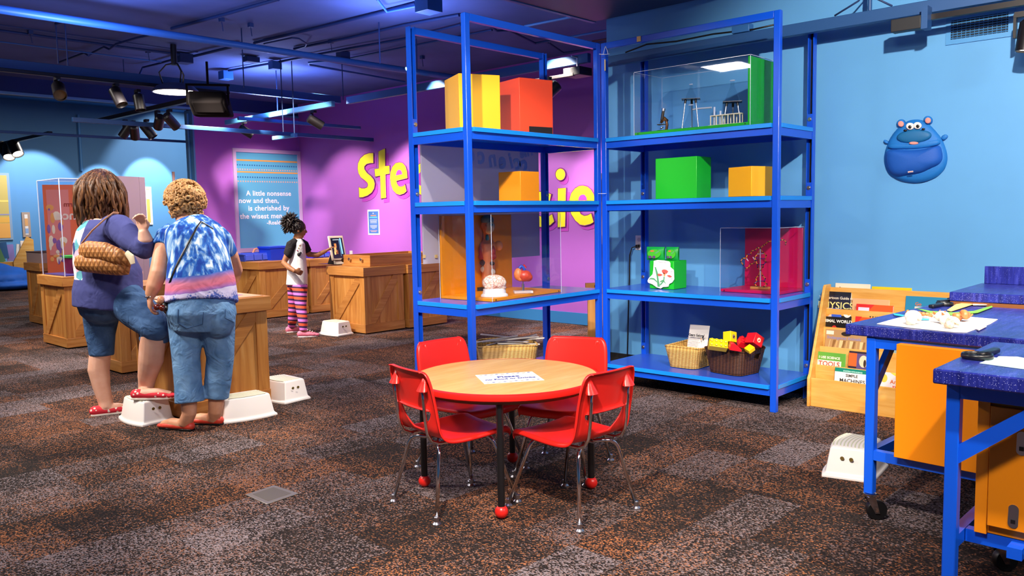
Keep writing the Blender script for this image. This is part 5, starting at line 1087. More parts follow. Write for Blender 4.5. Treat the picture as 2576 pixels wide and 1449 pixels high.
def jbox(label, px, py, z, s, m=PIPED):
    p = onZ(px, py, z); t = tag(MB().box((p.x, p.y, z), s, m).build('ceiling_junction_box', bevel=.004), label, 'junction box', 'junction boxes on the ceiling'); return p
jbox('junction box over the round lamp', 462, 148, 3.06, (.15, .15, .1)); jbox('big blue junction box at the top above the left rack', 1078, 6, 3.02, (.16, .16, .16), PIPE)
jbox('flat junction box right of the long hanger rod', 632, 150, 3.08, (.16, .10, .06)); jbox('small junction box on the thick pipe left of the left rack', 863, 140, 3.07, (.12, .1, .08)); jbox('pale junction box among the hanger rods', 692, 165, 3.05, (.12, .10, .09), PIPE)
jbox('junction box low over the purple corner', 568, 190, 3.04, (.13, .13, .1), PIPE)
def hanger(label, px, py0, py1, zt=ZC, r=.006, zc=None):
    p = onZ(px, py0, zt-.005); d = math.hypot(p.x, p.y); lo = None
    k = ray(px, py1); f_ = math.hypot(k.x, k.y); zz = EYE + k.z*(d/f_)
    tag(MB().tube([(p.x, p.y, zt-.002), (p.x, p.y, zz)], r, PIPED, 8).build('hanger_rod'), label, 'hanger rod', 'hanger rods'); return p
h1 = hanger('left rod of the paired hanger rods', 140, 58, 160); h2 = hanger('right rod of the paired hanger rods', 163, 50, 165)
tag(MB().tube([h1+Vector((0, 0, -.008)), h2+Vector((0, 0, -.008))], .012, PIPED, 8).build('hanger_bar'), 'short bar joining the paired hanger rods at the ceiling', 'bar')
for px, a, b_, l in ((607, 72, 220, 'thick hanger rod right of the round lamp'), (705, 150, 332, 'long hanger rod left of the purple corner'), (733, 148, 335, 'long hanger rod right of its twin at the purple corner'), (694, 172, 280, 'thin rod holding the light blue rail'), (953, 57, 160, 'hanger rod holding the thick pipe'), (860, 158, 252, 'hanger rod at the rail corner over the purple wall'), (310, 150, 185, 'short hanger rod left of the round lamp'), (1047, 98, 176, 'hanger rod seen inside the left rack top')): hanger(l, px, a, b_)
for i, (px, py, l) in enumerate(((557, 44, 'ceiling hook above the thick pipe'), (630, 58, 'ceiling hook right of the thick rod'), (832, 100, 'ceiling hook over the long conduit'), (1062, 140, 'ceiling hook inside the left rack top'), (76, 76, 'ceiling hook at the far left'), (372, 124, 'ceiling hook left of the round lamp'))):
    p = onZ(px, py, ZC); tag(MB().box((p.x, p.y, ZC-.02), (.04, .04, .036), PIPED).tube([(p.x, p.y, ZC-.03), (p.x+.01, p.y, ZC-.12)], .004, PIPED, 6).build('ceiling_hook'), l, 'hook', 'ceiling hooks')
def beamA(name, label, p0, p1, z, w, h, m, ext=0., cat='rail', group='strut rails', ext2=0.):
    a, c = onZ(*p0, z), onZ(*p1, z); y = (a.y+c.y)/2; o = MB().span((a.x-ext, y-w/2, z-h/2), (c.x+ext2, y+w/2, z+h/2), m).build(name, bevel=.003); tag(o, label, cat, group); return (a.x-ext, c.x+ext2, y)
def beamB(name, label, p0, p1, z, w, h, m, ext=0., cat='rail', group='strut rails', ext2=0.):
    a, c = onZ(*p0, z), onZ(*p1, z); x = (a.x+c.x)/2; o = MB().span((x-w/2, c.y-ext2, z-h/2), (x+w/2, a.y+ext, z+h/2), m).build(name, bevel=.003); tag(o, label, cat, group); return (x, a.y+ext, c.y-ext2)
beamA('strut_rail', 'long blue rail carrying the spotlights left of the round lamp', (0, 158), (852, 252), 2.78, .045, .085, RAIL, 1.5)
RA = beamA('ceiling_light_track', 'black light track under the long blue rail', (0, 168), (560, 238), 2.715, .035, .035, TRK, 1.5, 'light track', 'light tracks')
beamB('strut_rail', 'dark blue rail along the top of the purple wall', (862, 252), (1495, 148), 2.75, .05, .085, RAIL)
beamB('ceiling_light_track', 'black light track above the red-orange box', (1318, 209), (1440, 186), 2.60, .035, .03, TRK, 0, 'light track', 'light tracks')
beamA('strut_rail', 'blue rail running into the left rack over the big letters', (200, 296), (1045, 363), 2.42, .045, .05, RAIL)
beamA('strut_rail', 'thin blue pipe just above the window', (-20, 320), (812, 382), 2.46, .035, .035, RAIL, 1.)
beamB('strut_rail', 'light blue rail slanting to the purple corner', (560, 308), (848, 262), 2.58, .05, .06, RAILL)
beamA('strut_rail', 'short blue pipe at the purple corner', (600, 297), (904, 322), 2.52, .04, .04, RAIL)
pj = onZ(716, 344, 2.40); tag(MB().box((pj.x, pj.y, 2.40), (.05, .55, .05), RAILL).build('strut_rail', bevel=.003), 'short light blue strut under the hanger rods', 'rail', 'strut rails')
T3 = beamB('ceiling_light_track', 'black light track slanting down left of the speaker', (275, 297), (490, 249), 2.62, .06, .05, TRK, .5, 'light track', 'light tracks')
T4 = beamB('ceiling_light_track', 'black light track at the far left with two glowing lamps', (5, 360), (135, 335), 2.62, .06, .05, TRK, .8, 'light track', 'light tracks')
# right-hand rail over the racks
o = MB().span((5.375, -3.9, 2.45), (5.425, 3.95, 2.525), RAIL).build('strut_rail', bevel=.003); tag(o, 'blue rail along the light blue wall over the right-hand rack', 'rail', 'strut rails')
tag(MB().span((5.36, -3.9, 2.405), (5.395, 1.62, 2.437), TRK).build('ceiling_light_track'), 'black light track beneath the rail near the air vent', 'light track', 'light tracks')
tag(MB().tube([(5.4, 1.93, 2.52), (5.4, 1.93, ZC)], .013, RAIL, 10).build('hanger_rod'), 'thick hanger rod above the hippo bag', 'hanger rod', 'hanger rods')
pt = onX(2292, 52, 5.33); t = thing('rail_transformer_box', 'black transformer box on the rail left of the air vent', 'box', pt); MB().box((0, .02, -.02), (.07, .17, .075), mat('transformer_grey', '#26282c', .5)).build('box_body', t, bevel=.004); MB().box((.0, -.085, .0), (.08, .035, .13), RAIL).build('bracket', t)
pt = onX(1868, 76, 5.4); tag(MB().box((pt.x, pt.y, 2.555), (.07, .13, .055), PIPE).build('rail_driver_box', bevel=.004), 'speckled blue driver box lying on the rail over the green case', 'box')
b = MB().tube([(5.37, 3.75, 2.53), (5.36, 3.55, 2.56), (5.37, 3.3, 2.545), (5.37, 3.0, 2.55), (5.38, 2.7, 2.535), (5.39, 2.52, 2.545)], .006, BLACK, 8); tag(b.build('rail_cable', smooth=180), 'loose dark cable lying along the rail over the right-hand rack', 'cable')
b = MB().tube([(5.4, 2.15, 2.535), (5.4, 2.0, 2.60), (5.4, 1.94, 2.66), (5.405, 1.9, 2.60), (5.41, 1.8, 2.535)], .006, PIPED, 8); tag(b.build('rail_cable', smooth=180), 'blue cable looped to the thick hanger rod', 'cable')
# duct
t = thing('ceiling_air_duct', 'dark boxed air duct under the ceiling above the racks', 'duct', (4.4, 3.4, ZC)); DUC = mat('duct_paint', '#23345e', .5)
MB().span((.6, 2.95, 2.86), (5.55, 4.2, ZC-.002), DUC).build('duct_body', t, world=True, bevel=.006)
MB().span((.6, 2.94, 2.853), (5.56, 2.975, 2.88), PIPE).build('duct_flange', t, world=True); MB().span((.6, 4.175, 2.853), (5.56, 4.21, 2.88), PIPE).build('duct_flange', t, world=True)
# round lamp
c = onZ(442, 233, 2.62); t = thing('pendant_lamp', 'large glowing round pendant lamp', 'lamp', c); R0 = .215
MB().lathe([(R0, 0), (R0, .001)], (0, 0, .002), LAMP, 48).build('lamp_disc', t); MB().lathe([(R0+.012, .0), (R0+.016, .012), (R0*.85, .06), (R0*.5, .085), (.05, .095)], (0, 0, 0), mat('lamp_shell', '#3a4a78', .5), 48, caps=False).build('lamp_shell', t, solid=.004)
for k in range(3): a = 2*PI*k/3+.5; MB().tube([(.12*math.cos(a), .12*math.sin(a), .09), (.15*math.cos(a), .15*math.sin(a), .2), (.08*math.cos(a), .08*math.sin(a), .28), (0, 0, .3)], .008, TRK, 8).build('cable_loop', t, smooth=180)
MB().tube([(0, 0, .28), (0, 0, ZC-c.z-.01)], .03, TRK, 12).build('stem', t)
# speaker
p = at(525, 262, 8.3); t = thing('hanging_loudspeaker', 'black loudspeaker hung beside the round lamp', 'loudspeaker', p, math.radians(236)); SPK = mat('speaker_black', '#120d0d', .85, spec=.15)
MB().prism([(-.11, -.17, .10), (.09, -.19, .12), (.13, -.19, .0), (.05, -.15, -.13), (-.11, -.12, -.12)], (0, .36, 0), SPK).build('speaker_body', t, bevel=.03, bseg=4)
b = MB().prism([(.105, -.13, .06), (.13, -.15, .0), (.075, -.12, -.10), (.07, -.08, -.02)], (.012, .28, 0), SPK); b.build('speaker_grille', t, bevel=.01)
for y in (-.2, .19): MB().box((0, y, .09), (.03, .02, .2), SPK).build('bracket_arm', t)
MB().box((0, 0, .19), (.03, .42, .02), SPK).build('bracket_bar', t); MB().tube([(0, 0, .19), (0, 0, .42)], .012, SPK, 10).build('bracket_post', t)
p = onZ(1453, 182, 2.63); t = thing('ceiling_projector', 'small black projector beside the corner posts', 'projector', p); MB().box((0, 0, 0), (.19, .20, .075), BLACKM).build('projector_body', t, bevel=.004); MB().box((0, 0, -.039), (.18, .19, .002), mat('vent_grey', '#8a6a70', .5)).build('base_plate', t); MB().tube([(0, 0, .04), (0, 0, .14)], .012, STEEL, 10).tube([(-.09, 0, .14), (.09, 0, .14)], .008, STEEL, 8).build('mount', t)
# spotlights
def spothead(label, p, aim, L_=.17, r=.042, on=True, stem=.09):
    t = thing('spotlight', label, 'spotlight', p, 0, 'track spotlights'); d = (Vector(aim)-Vector(p)).normalized(); R_ = d.to_track_quat('-Z', 'Y').to_matrix(); c = Vector((0, 0, -.03))
    b = MB().lathe([(r*.75, L_*.5), (r, L_*.42), (r, -L_*.5), (r*.9, -L_*.5), (r*.86, -L_*.42), (.002, -L_*.42)], (0, 0, 0), TRK, 22, caps=False); b.lathe([(.001, L_*.5), (r*.75, L_*.5)], (0, 0, 0), TRK, 22, caps=False); b.xf(Matrix.Translation(c) @ R_.to_4x4()); h = b.build('lamp_head', t)
    b = MB().lathe([(r*.84, -L_*.43), (.001, -L_*.435)], (0, 0, 0), LAMP if on else mat('lens_dark', '#2a2624', .2), 20, caps=False); b.xf(Matrix.Translation(c) @ R_.to_4x4()); b.build('lens', h)
    MB().box((0, r+.012, .03), (.035, .014, .13), TRK).build('yoke_arm', t); MB().box((0, .03, stem), (.04, .07, .03), TRK).build('track_adapter', t)
    return Vector(p)+c+d*(L_*.5)
def head_at(label, px, py, zz, aim, **k):
    p = onZ(px, py, zz); return spothead(label, p, aim, **k)
LH = []
LH.append(head_at('first spotlight from the left on the long rail', 148, 220, 2.60, (2.2, 5.6, .5), r=.06, L_=.21, on=False)); LH.append(head_at('slanted spotlight in the middle of the long rail', 296, 236, 2.58, (3.9, 7.5, .6), r=.058, L_=.2, on=False)); LH.append(head_at('upright spotlight just left of the round lamp', 350, 250, 2.58, (3.9, 8.4, .3), r=.055, L_=.17, on=False))
for i, (px, py, l, on) in enumerate(((318, 322, 'first spotlight on the slanting track, glowing at its mouth', True), (338, 325, 'second spotlight on the slanting track', False), (372, 322, 'third spotlight on the slanting track', False), (400, 300, 'fourth spotlight on the slanting track', False), (430, 298, 'fifth spotlight on the slanting track, tipped to the right', False))):
    p = onX(px, py, T3[0]); d_ = [(-.4, .5, -.8), (.3, .6, -.6), (.4, -.3, -.7), (.2, .8, -.5), (.7, .2, -.6)][i]; LH.append(spothead(l, p, p+Vector(d_), L_=.2, r=.055, on=on))
for i, (px, py, l) in enumerate(((22, 377, 'left glowing spotlight on the far track'), (38, 368, 'right glowing spotlight on the far track'), (10, 372, 'dark spotlight at the end of the far track'))):
    p = onX(px, py, T4[0]); LH.append(spothead(l, p, p+Vector((-.2+.3*i, -.6, -.8)), L_=.26, r=.09, on=i < 2))
for l, px, py, x in (('spotlight under the light blue rail above the window', 618, 325, 5.68), ('spotlight over the purple corner', 793, 300, 5.68)):
    p = onX(px, py, x); LH.append(spothead(l, p, p+Vector((.8, -.3, -.5)), L_=.19, r=.055, on=False))
for l, px, py in (('spotlight left of the rack post above the red-orange box', 1320, 226), ('spotlight behind the rack post above the red-orange box', 1384, 222)):
    p = onZ(px, py, 2.46); LH.append(spothead(l, p, p+Vector((-.6, .5, -.7)), L_=.2, r=.06, on=False))
p = onX(2586, 76, 5.36); LH.append(spothead('glowing spotlight at the right edge by the air vent', p, p+Vector((-.05, .12, -1.)), L_=.17, r=.05, on=True))

for px, y0_, y1_, yy, l in ((200, 345, 430, YFAR-.03, 'thin vertical conduit on the far blue wall'), (487, 358, 600, YWIN+.1, 'vertical conduit beside the purple wall edge')):
    a, c = onY(px, y0_, yy), onY(px, y1_, yy); xx = a.x if yy > 15 else 5.75
    tag(MB().tube([(xx, yy, a.z+.5 if yy > 15 else 2.85), (xx, yy, c.z if yy > 15 else .02)], .018 if yy < 15 else .03, RAILL, 10).build('wall_rail_conduit'), l, 'conduit', CP)
# ------------------------------------------------------------------ people
from mathutils.bvhtree import BVHTree
def surf_of(*obs):
    vs, ps = [], []
    for o in obs:
        k = len(vs); vs += [PM[o] @ v.co for v in o.data.vertices]; ps += [[k+i for i in p.vertices] for p in o.data.polygons]
    return BVHTree.FromPolygons(vs, ps)
def hit(bv, x, y, off=.004):
    d = ray(x, y).normalized(); h = bv.ray_cast(EYEV, d)[0]
    return None if h is None else h-d*off
def fabric(name, c1, c2, sc=9., rough=.85, bump=.35, bs=14.):
    t = NT(name); v = t.coord('Object'); n = t.node('TexNoise', Vector=v, Scale=sc, Detail=4.).outputs[0]
    w_ = t.node('TexNoise', Vector=v, Scale=bs, Detail=2., Distortion=1.2).outputs[0]; f_ = t.node('TexNoise', Vector=v, Scale=400.).outputs[0]
    bp = t.node('Bump', Height=t.math('ADD', w_, t.math('MULTIPLY', f_, .04)), Strength=bump, Distance=.03)
    t.set(Base_Color=t.ramp(n, [(.3, c1), (.7, c2)]), Roughness=rough, Specular_IOR_Level=.2, Normal=bp.outputs[0]); return t.m
def skinmat(name, c, c2):
    t = NT(name); n = t.node('TexNoise', Vector=t.coord('Object'), Scale=14., Detail=3.).outputs[0]
    t.set(Base_Color=t.ramp(n, [(.3, c), (.7, c2)]), Roughness=.5, Specular_IOR_Level=.35, Subsurface_Weight=.08); t.b.inputs['Subsurface Radius'].default_value = (.02, .008, .004); return t.m
UP = Vector((0, 0, 1))
def hand(b, wrist, d, n, L_=.17, curl=.5, thumb=1., k=1.):
    """palm, four separate fingers bent towards n, and a thumb from the side of the palm"""
    d = d.normalized(); n = (n-d*n.dot(d)).normalized(); s_ = d.cross(n); c = wrist+d*L_*.30
    b.tube([wrist-d*.02, wrist+d*L_*.12, c, wrist+d*L_*.48], [(.026*k, .022*k), (.030*k, .018*k), (.040*k, .016*k), (.040*k, .013*k)], None, 14, up=n)
    for i, (o, l, r) in enumerate(((.030, .40, .0085), (.010, .46, .009), (-.011, .43, .009), (-.030, .34, .008))):
        p0 = wrist+d*L_*.44+s_*o*k; a = curl*(.9+.12*i); P_ = [p0]
        for q, (fl, an) in enumerate(((.45, .35), (.32, .95), (.26, 1.5))): dd = d*math.cos(a*an)+n*math.sin(a*an); P_.append(P_[-1]+dd*l*fl*L_)
        b.tube(P_, [r*k*1.08, r*k*1.05, r*k, r*k*.8], None, 10); b.ball(P_[-1], r*k*.82, None, 8)
    p0 = wrist+d*L_*.14+s_*.026*k*thumb; v = (d*.62+s_*.75*thumb+n*.25).normalized(); v2 = (d*.9+s_*.1*thumb+n*.6).normalized()
    b.tube([p0, p0+v*L_*.2, p0+v*L_*.2+v2*L_*.17, p0+v*L_*.2+v2*L_*.3], [.015*k, .012*k, .0105*k, .008*k], None, 10)
def head(b, c, fwd, r=.098, tilt=0.):
    """skull, jaw, nose, lips and ears; c is the head's centre"""
    f = fwd.normalized(); u = (UP-f*UP.dot(f)).normalized(); l = u.cross(f); M = Matrix((l, f, u)).transposed()
    A = lambda x, y, z: c+M @ Vector((x*r, y*r, z*r))
    b.ball(A(0, -.08, .25), (r*.80, r*.98, r*.92), None, 20, M); b.ball(A(0, .18, -.35), (r*.62, r*.66, r*.75), None, 18, M); b.ball(A(0, .48, -.88), (r*.26, r*.24, r*.22), None, 12, M)
    b.tube([A(0, .78, .12), A(0, .98, -.22)], [r*.09, r*.15], None, 10); b.ball(A(0, .98, -.24), (r*.17, r*.16, r*.13), None, 10, M)
    b.ball(A(0, .80, -.52), (r*.25, r*.12, r*.07), None, 10, M); b.ball(A(0, .78, -.62), (r*.22, r*.12, r*.075), None, 10, M); b.ball(A(0, .62, .2), (r*.55, r*.22, r*.16), None, 12, M)
    for s_ in (-1, 1): b.ball(A(s_*.40, .55, -.18), (r*.24, r*.2, r*.24), None, 10, M); b.ball(A(s_*.80, -.05, -.12), (r*.09, r*.2, r*.3), None, 10, M)
    return A, M
def eyes(t, A, M, r, iris='#3a2418'):
    for s_ in (-1, 1):
        e = MB().ball(A(s_*.36, .72, .02), (r*.13, r*.10, r*.085), mat('eye_white', '#efe6e0', .2), 12, M).build('eye', t, world=True); MB().ball(A(s_*.36, .80, .02), (r*.06, r*.035, r*.06), mat('iris'+iris[1:], iris, .2), 10, M).build('iris', e, world=True)
        MB().tube([A(s_*.18, .80, .22), A(s_*.38, .78, .28), A(s_*.54, .66, .22)], r*.035, mat('brow'+iris[1:], '#2a1a12', .8), 8).build('eyebrow', t, world=True)
def shoe(name, t, heel, toe, m, sole, w=.042, h=.06, top=True):
    v = toe-heel; L_ = v.length; f = v.normalized(); l = UP.cross(f); M = Matrix((f, l, UP)).transposed(); b = MB(); z0 = .012
    A = lambda x, y, z: heel+f*x*L_+l*y+UP*z
    b.tube([A(.0, 0, h*.55), A(.12, 0, h*.52), A(.35, 0, h*.45), A(.6, 0, h*.44), A(.82, 0, h*.38), A(.97, 0, h*.30)], [(w*.6, h*.46), (w*.80, h*.5), (w*.82, h*.44), (w*.98, h*.42), (w*.95, h*.34), (w*.55, h*.24)], None, 18, up=UP)
    b.ball(A(.05, 0, h*.5), (w*.75, w*.75, h*.5), None, 14, M); b.ball(A(.92, 0, h*.32), (w*.9, w*.8, h*.28), None, 14, M)
    s_ = skin(name, b, t, m, .0055, 3)
    b = MB(); q = [A(x, y, 0) for x, y in ((-.04, -w*.5), (.1, -w*.74), (.4, -w*.7), (.65, -w*.92), (.9, -w*.72), (1.02, -w*.2), (1.02, w*.2), (.9, w*.72), (.65, w*.92), (.4, w*.7), (.1, w*.74), (-.04, w*.5))]
    b.prism(q, (0, 0, .014), sole); b.build('sole', s_, world=True, bevel=.003); return s_
# ---- person in navy, one foot on the stool
F1 = Vector((.92, -.26, 0)).normalized(); o = onZ(268, 1046); t = thing('person', 'person with long brown hair, navy top and denim shorts, one foot on a stool', 'person', o); W1 = t
SK1 = skinmat('fair_skin', '#e2a88c', '#edbda4')
hc = at(255, 484, 5.50); lank = onZ(256, 1044); rank = onZ(357, 1004, .156)
b = MB()
A1, M1 = head(b, hc, Vector((.8, .45, -.1)), .100); b.tube([at(266, 575, 5.46), at(264, 545, 5.47), hc-UP*.05], [.075, .06, .058], None, 16)
tor = [(258, 552, .11, .085), (256, 585, .175, .13), (258, 640, .185, .15), (275, 690, .195, .175), (272, 735, .20, .18), (270, 770, .19, .17)]
b.tube([at(x, y, 5.47) for x, y, _, _ in tor], [(p, q) for _, _, p, q in tor], None, 24, up=F1)
arm = [at(300, 574, 5.30), at(334, 606, 5.22), at(364, 626, 5.16), at(366, 602, 5.13), at(360, 580, 5.12)]
b.tube(arm, [.07, .062, .05, .045, .03], None, 14); b.ball(arm[2], .05); hand(b, at(360, 582, 5.12), Vector((-.08, .05, 1)), -F1*.2+Vector((-.5, -.5, 0)), .15, 1.15)
la = [at(232, 580, 5.62), at(255, 640, 5.72), at(310, 672, 5.72)]; b.tube(la, [.065, .055, .035], None, 12); hand(b, la[-1], F1+Vector((0, .2, -.1)), Vector((0, 0, -1)), .16, .6)
lr = [at(312, 752, 5.42), at(350, 785, 5.33), at(390, 822, 5.25), at(383, 870, 5.29), at(380, 905, 5.32), at(370, 950, 5.36), at(366, 985, 5.38), rank+UP*.035]
b.tube(lr, [.115, .105, .085, .078, .078, .058, .046, .042], None, 18); b.ball(lr[2], .085)
ll = [at(256, 770, 5.55), at(252, 840, 5.56), at(252, 890, 5.565), at(248, 930, 5.57), at(256, 975, 5.575), at(265, 1010, 5.58), lank+UP*.04+F1*.03]
b.tube(ll, [.115, .085, .068, .069, .055, .046, .042], None, 18)
for a_, f_ in ((lank, F1), (rank, Vector((.70, -.71, 0)))): b.tube([a_+UP*.035, a_+f_*.1+UP*.035, a_+f_*.19+UP*.025], [.035, .036, .022], None, 12)
skin('body', b, t, SK1, .0065, 4); eyes(t, A1, M1, .1)
n1 = NT('navy_floral_top'); v = n1.coord('Object'); vo = n1.node('TexVoronoi', Vector=v, Scale=16.); vc = n1.node('SeparateColor', Color=vo.outputs['Color'])
flo = n1.ramp(vc.outputs[0], [(0., '#f0e8ea'), (.35, '#e9a9bf'), (.5, '#f4f0f2'), (.65, '#5fa6b4'), (.78, '#3a4478'), (.85, '#e8dfe6')], 'CONSTANT')
px_ = n1.node('VectorMath', _operation='DOT_PRODUCT', i0=v); px_.inputs[1].default_value = (_rt.x, _rt.y, 0.); nz = n1.node('TexNoise', Vector=v, Scale=7.).outputs[0]
sel = n1.math('LESS_THAN', n1.math('ADD', px_.outputs['Value'], n1.math('MULTIPLY', nz, .08)), .03); sz = n1.node('SeparateXYZ', Vector=v); sel = n1.math('MULTIPLY', sel, n1.math('GREATER_THAN', sz.outputs[2], .93))
wv = n1.node('TexNoise', Vector=v, Scale=9., Detail=2., Distortion=1.).outputs[0]; bp = n1.node('Bump', Height=wv, Strength=.4, Distance=.03)
n1.set(Base_Color=n1.mix(sel, lin('#464b82'), flo), Roughness=.9, Specular_IOR_Level=.15, Normal=bp.outputs[0])
b = MB(); T1_ = [(256, 556, .13, .10), (256, 580, .205, .15), (256, 612, .222, .172), (260, 650, .225, .185), (274, 690, .235, .205), (272, 735, .245, .215), (268, 776, .238, .205)]
b.tube([at(x, y, 5.47) for x, y, _, _ in T1_], [(p, q) for _, _, p, q in T1_], None, 28, up=F1)
b.tube([at(282, 578, 5.36)]+arm[:4], [.098, .092, .08, .066, .055], None, 16); b.ball(arm[2], .066); b.ball(at(296, 574, 5.34), .092); b.tube(la[:2]+[la[1].lerp(la[2], .7)], [.085, .07, .05], None, 14)
skin('top', b, t, n1.m, .009, 5)
DEN = fabric('dark_denim', '#34527c', '#4a6b98', 16., .85, .45, 13.)
b = MB(); b.tube([at(272, 742, 5.47), at(276, 765, 5.47), at(278, 790, 5.47)], [(.20, .18), (.215, .19), (.14, .13)], None, 24, up=F1); b.ball(at(262, 770, 5.47), (.16, .17, .12))
b.tube([at(300, 752, 5.44), lr[0], lr[1], lr[2], at(389, 845, 5.305), at(388, 858, 5.31)], [.13, .128, .12, .099, .094, .092], None, 20); b.ball(lr[2], .098)
b.tube([at(258, 760, 5.53), ll[0], ll[1], at(255, 870, 5.562), at(256, 894, 5.566)], [.125, .125, .095, .083, .078], None, 20); skin('denim_shorts', b, t, DEN, .008, 4)
RS = NT('red_dotted_canvas'); v = RS.coord('Object'); vo = RS.node('TexVoronoi', Vector=v, Scale=34.); RS.set(Base_Color=RS.mix(RS.math('LESS_THAN', vo.outputs['Distance'], .26), lin('#d8283a'), lin('#f3dcd0')), Roughness=.8)
CRM = mat('cream_sole', '#eee0d2', .6)
shoe('shoe', t, lank-F1*.055, lank+F1*.205, RS.m, CRM, .045, .066); FT = Vector((.70, -.71, 0)); shoe('shoe', t, rank-FT*.05, rank+FT*.20, RS.m, CRM, .045, .066)
def hairmat(name, c1, c2, c3):
    m = NT(name); v = m.coord('Object'); mp = m.node('Mapping', Vector=v); mp.inputs['Scale'].default_value = (60, 60, 9); n = m.node('TexNoise', Vector=mp.outputs[0], Scale=1., Detail=3., Distortion=.8).outputs[0]
    bp = m.node('Bump', Height=n, Strength=.6, Distance=.01); m.set(Base_Color=m.ramp(n, [(.3, c1), (.55, c2), (.75, c3)]), Roughness=.5, Specular_IOR_Level=.4, Normal=bp.outputs[0]); return m.m
HB1 = hairmat('brown_hair', '#2e1a0e', '#5e3a1e', '#9a6a3c'); rr = random.Random(11); b = MB()
b.ball(hc+Vector((-.01, -.01, .045)), (.108, .112, .105), HB1, 20)
for i in range(170):
    a = rr.uniform(0, 2*PI); dv = Vector((math.cos(a), math.sin(a), 0))
    if dv.dot(Vector((.8, .45, 0))) > .72: continue
    e = rr.uniform(.15, 1.); p0 = hc+Vector((0, 0, .05))+dv*.10*e+UP*.10*math.sqrt(max(0, 1-e*e)); ln = rr.uniform(.20, .34); ph = rr.uniform(0, 6); sp = rr.uniform(.9, 1.35); P_ = []
    for k in range(9): u = k/8; w_ = .014*math.sin(ph+u*9); tn = dv.cross(UP); P_.append(p0+dv*((.115*sp-.10*e)*math.sin(min(1, u*1.6)*PI/2)+.015*u)+tn*w_*(.3+u)-UP*(ln*u**1.15))
    b.tube(P_, [.012, .014, .015, .015, .014, .013, .012, .010, .005], HB1, 6)
b.build('hair', t, world=True, smooth=180)
# handbag
HT = NT('quilted_tan_leather'); v = HT.coord('Object'); ws = []
for an in (.78, -.78):
    mp = HT.node('Mapping', Vector=v); mp.inputs['Rotation'].default_value = (0, an, .8); ws.append(HT.node('TexWave', Vector=mp.outputs[0], Scale=11., _wave_type='BANDS').outputs[1])
hq = HT.math('MINIMUM', ws[0], ws[1]); bp = HT.node('Bump', Height=hq, Strength=.5, Distance=.01); HT.set(Base_Color=HT.ramp(hq, [(0., '#8f5a2c'), (.3, '#b57a42'), (1., '#c48a50')]), Roughness=.5, Normal=bp.outputs[0])
hb = thing('handbag', 'quilted tan leather handbag on the back of the person in navy', 'handbag', at(262, 690, 5.2))
b = MB(); b.tube([at(196, 662, 5.20), at(215, 660, 5.18), at(262, 664, 5.15), at(305, 670, 5.14), at(328, 674, 5.16)], [(.035, .048), (.05, .062), (.058, .066), (.05, .06), (.035, .045)], None, 18, up=UP); skin('bag_body', b, hb, HT.m, .007, 4)
b = MB(); b.tube([at(206, 634, 5.19), at(222, 630, 5.15), at(265, 634, 5.115), at(300, 646, 5.10), at(330, 662, 5.13)], [(.025, .05), (.04, .062), (.042, .062), (.04, .05), (.022, .032)], None, 18, up=UP); skin('flap', b, hb, HT.m, .007, 4)
MB().tube([at(206, 612, 5.20), at(232, 580, 5.20), at(262, 553, 5.22), at(284, 536, 5.30), at(296, 538, 5.40)], (.014, .004), mat('strap_tan', '#b98a68', .6), 8).build('strap', hb, world=True)
MB().tube([at(318, 636, 5.09), at(330, 648, 5.08), at(334, 664, 5.08)], [(.01, .02), (.014, .028), (.008, .02)], mat('cream_tassel', '#e4d6b4', .6), 8).build('tassel', hb, world=True)
# ---- blonde person
F2 = Vector((-.12, 1, 0)).normalized(); o = onZ(500, 1080); t = thing('person', 'person with curly blonde hair, blue tie-dye top and cropped jeans, seen from behind', 'person', o)
SK2 = skinmat('tanned_skin', '#cf8f6c', '#dca484'); hc = at(458, 512, 5.30); lank = onZ(466, 1082); rank = onZ(538, 1068)
b = MB(); A2, M2 = head(b, hc, Vector((-.35, .9, -.22)), .098); b.tube([at(478, 575, 5.24), at(468, 553, 5.26), hc-UP*.05], [.075, .06, .056], None, 16)
T2_ = [(480, 562, .11, .08, 5.24), (490, 592, .165, .12, 5.22), (500, 640, .165, .13, 5.18), (505, 700, .18, .15, 5.14), (508, 765, .19, .16, 5.12), (508, 800, .19, .16, 5.12)]
b.tube([at(x, y, d) for x, y, _, _, d in T2_], [(p, q) for _, _, p, q, _ in T2_], None, 24, up=F2)
la = [at(420, 598, 5.20), at(406, 645, 5.13), at(398, 690, 5.06), at(386, 722, 5.04), at(377, 745, 5.04)]; b.tube(la, [.06, .053, .053, .045, .031], None, 14)
hand(b, la[-1], Vector((-.02, .05, -1)), F2*.2+Vector((.6, -.4, 0)), .15, .95, -1.)
ra_ = [at(556, 605, 5.30), at(580, 645, 5.38), at(592, 680, 5.48), at(590, 705, 5.62)]; b.tube(ra_, [.06, .052, .048, .032], None, 14); hand(b, ra_[-1], Vector((.0, .8, -.35)), Vector((0, 0, -1)), .15, .5)
L2 = [at(468, 800, 5.12), at(468, 900, 5.10), at(474, 980, 5.09), at(476, 1040, 5.09), lank+UP*.04]; R2 = [at(546, 800, 5.16), at(554, 900, 5.18), at(546, 980, 5.20), at(542, 1035, 5.21), rank+UP*.04]
for l_ in (L2, R2): b.tube(l_, [.10, .075, .055, .044, .042], None, 16)
FL_, FR_ = Vector((-.38, .92, 0)).normalized(), Vector((-.5, .86, 0)).normalized()
for a_, f_ in ((lank, FL_), (rank, FR_)): b.tube([a_+UP*.035, a_+f_*.1+UP*.035, a_+f_*.18+UP*.025], [.035, .036, .022], None, 12)
skin('body', b, t, SK2, .0065, 4); eyes(t, A2, M2, .098, '#4a6a8a')
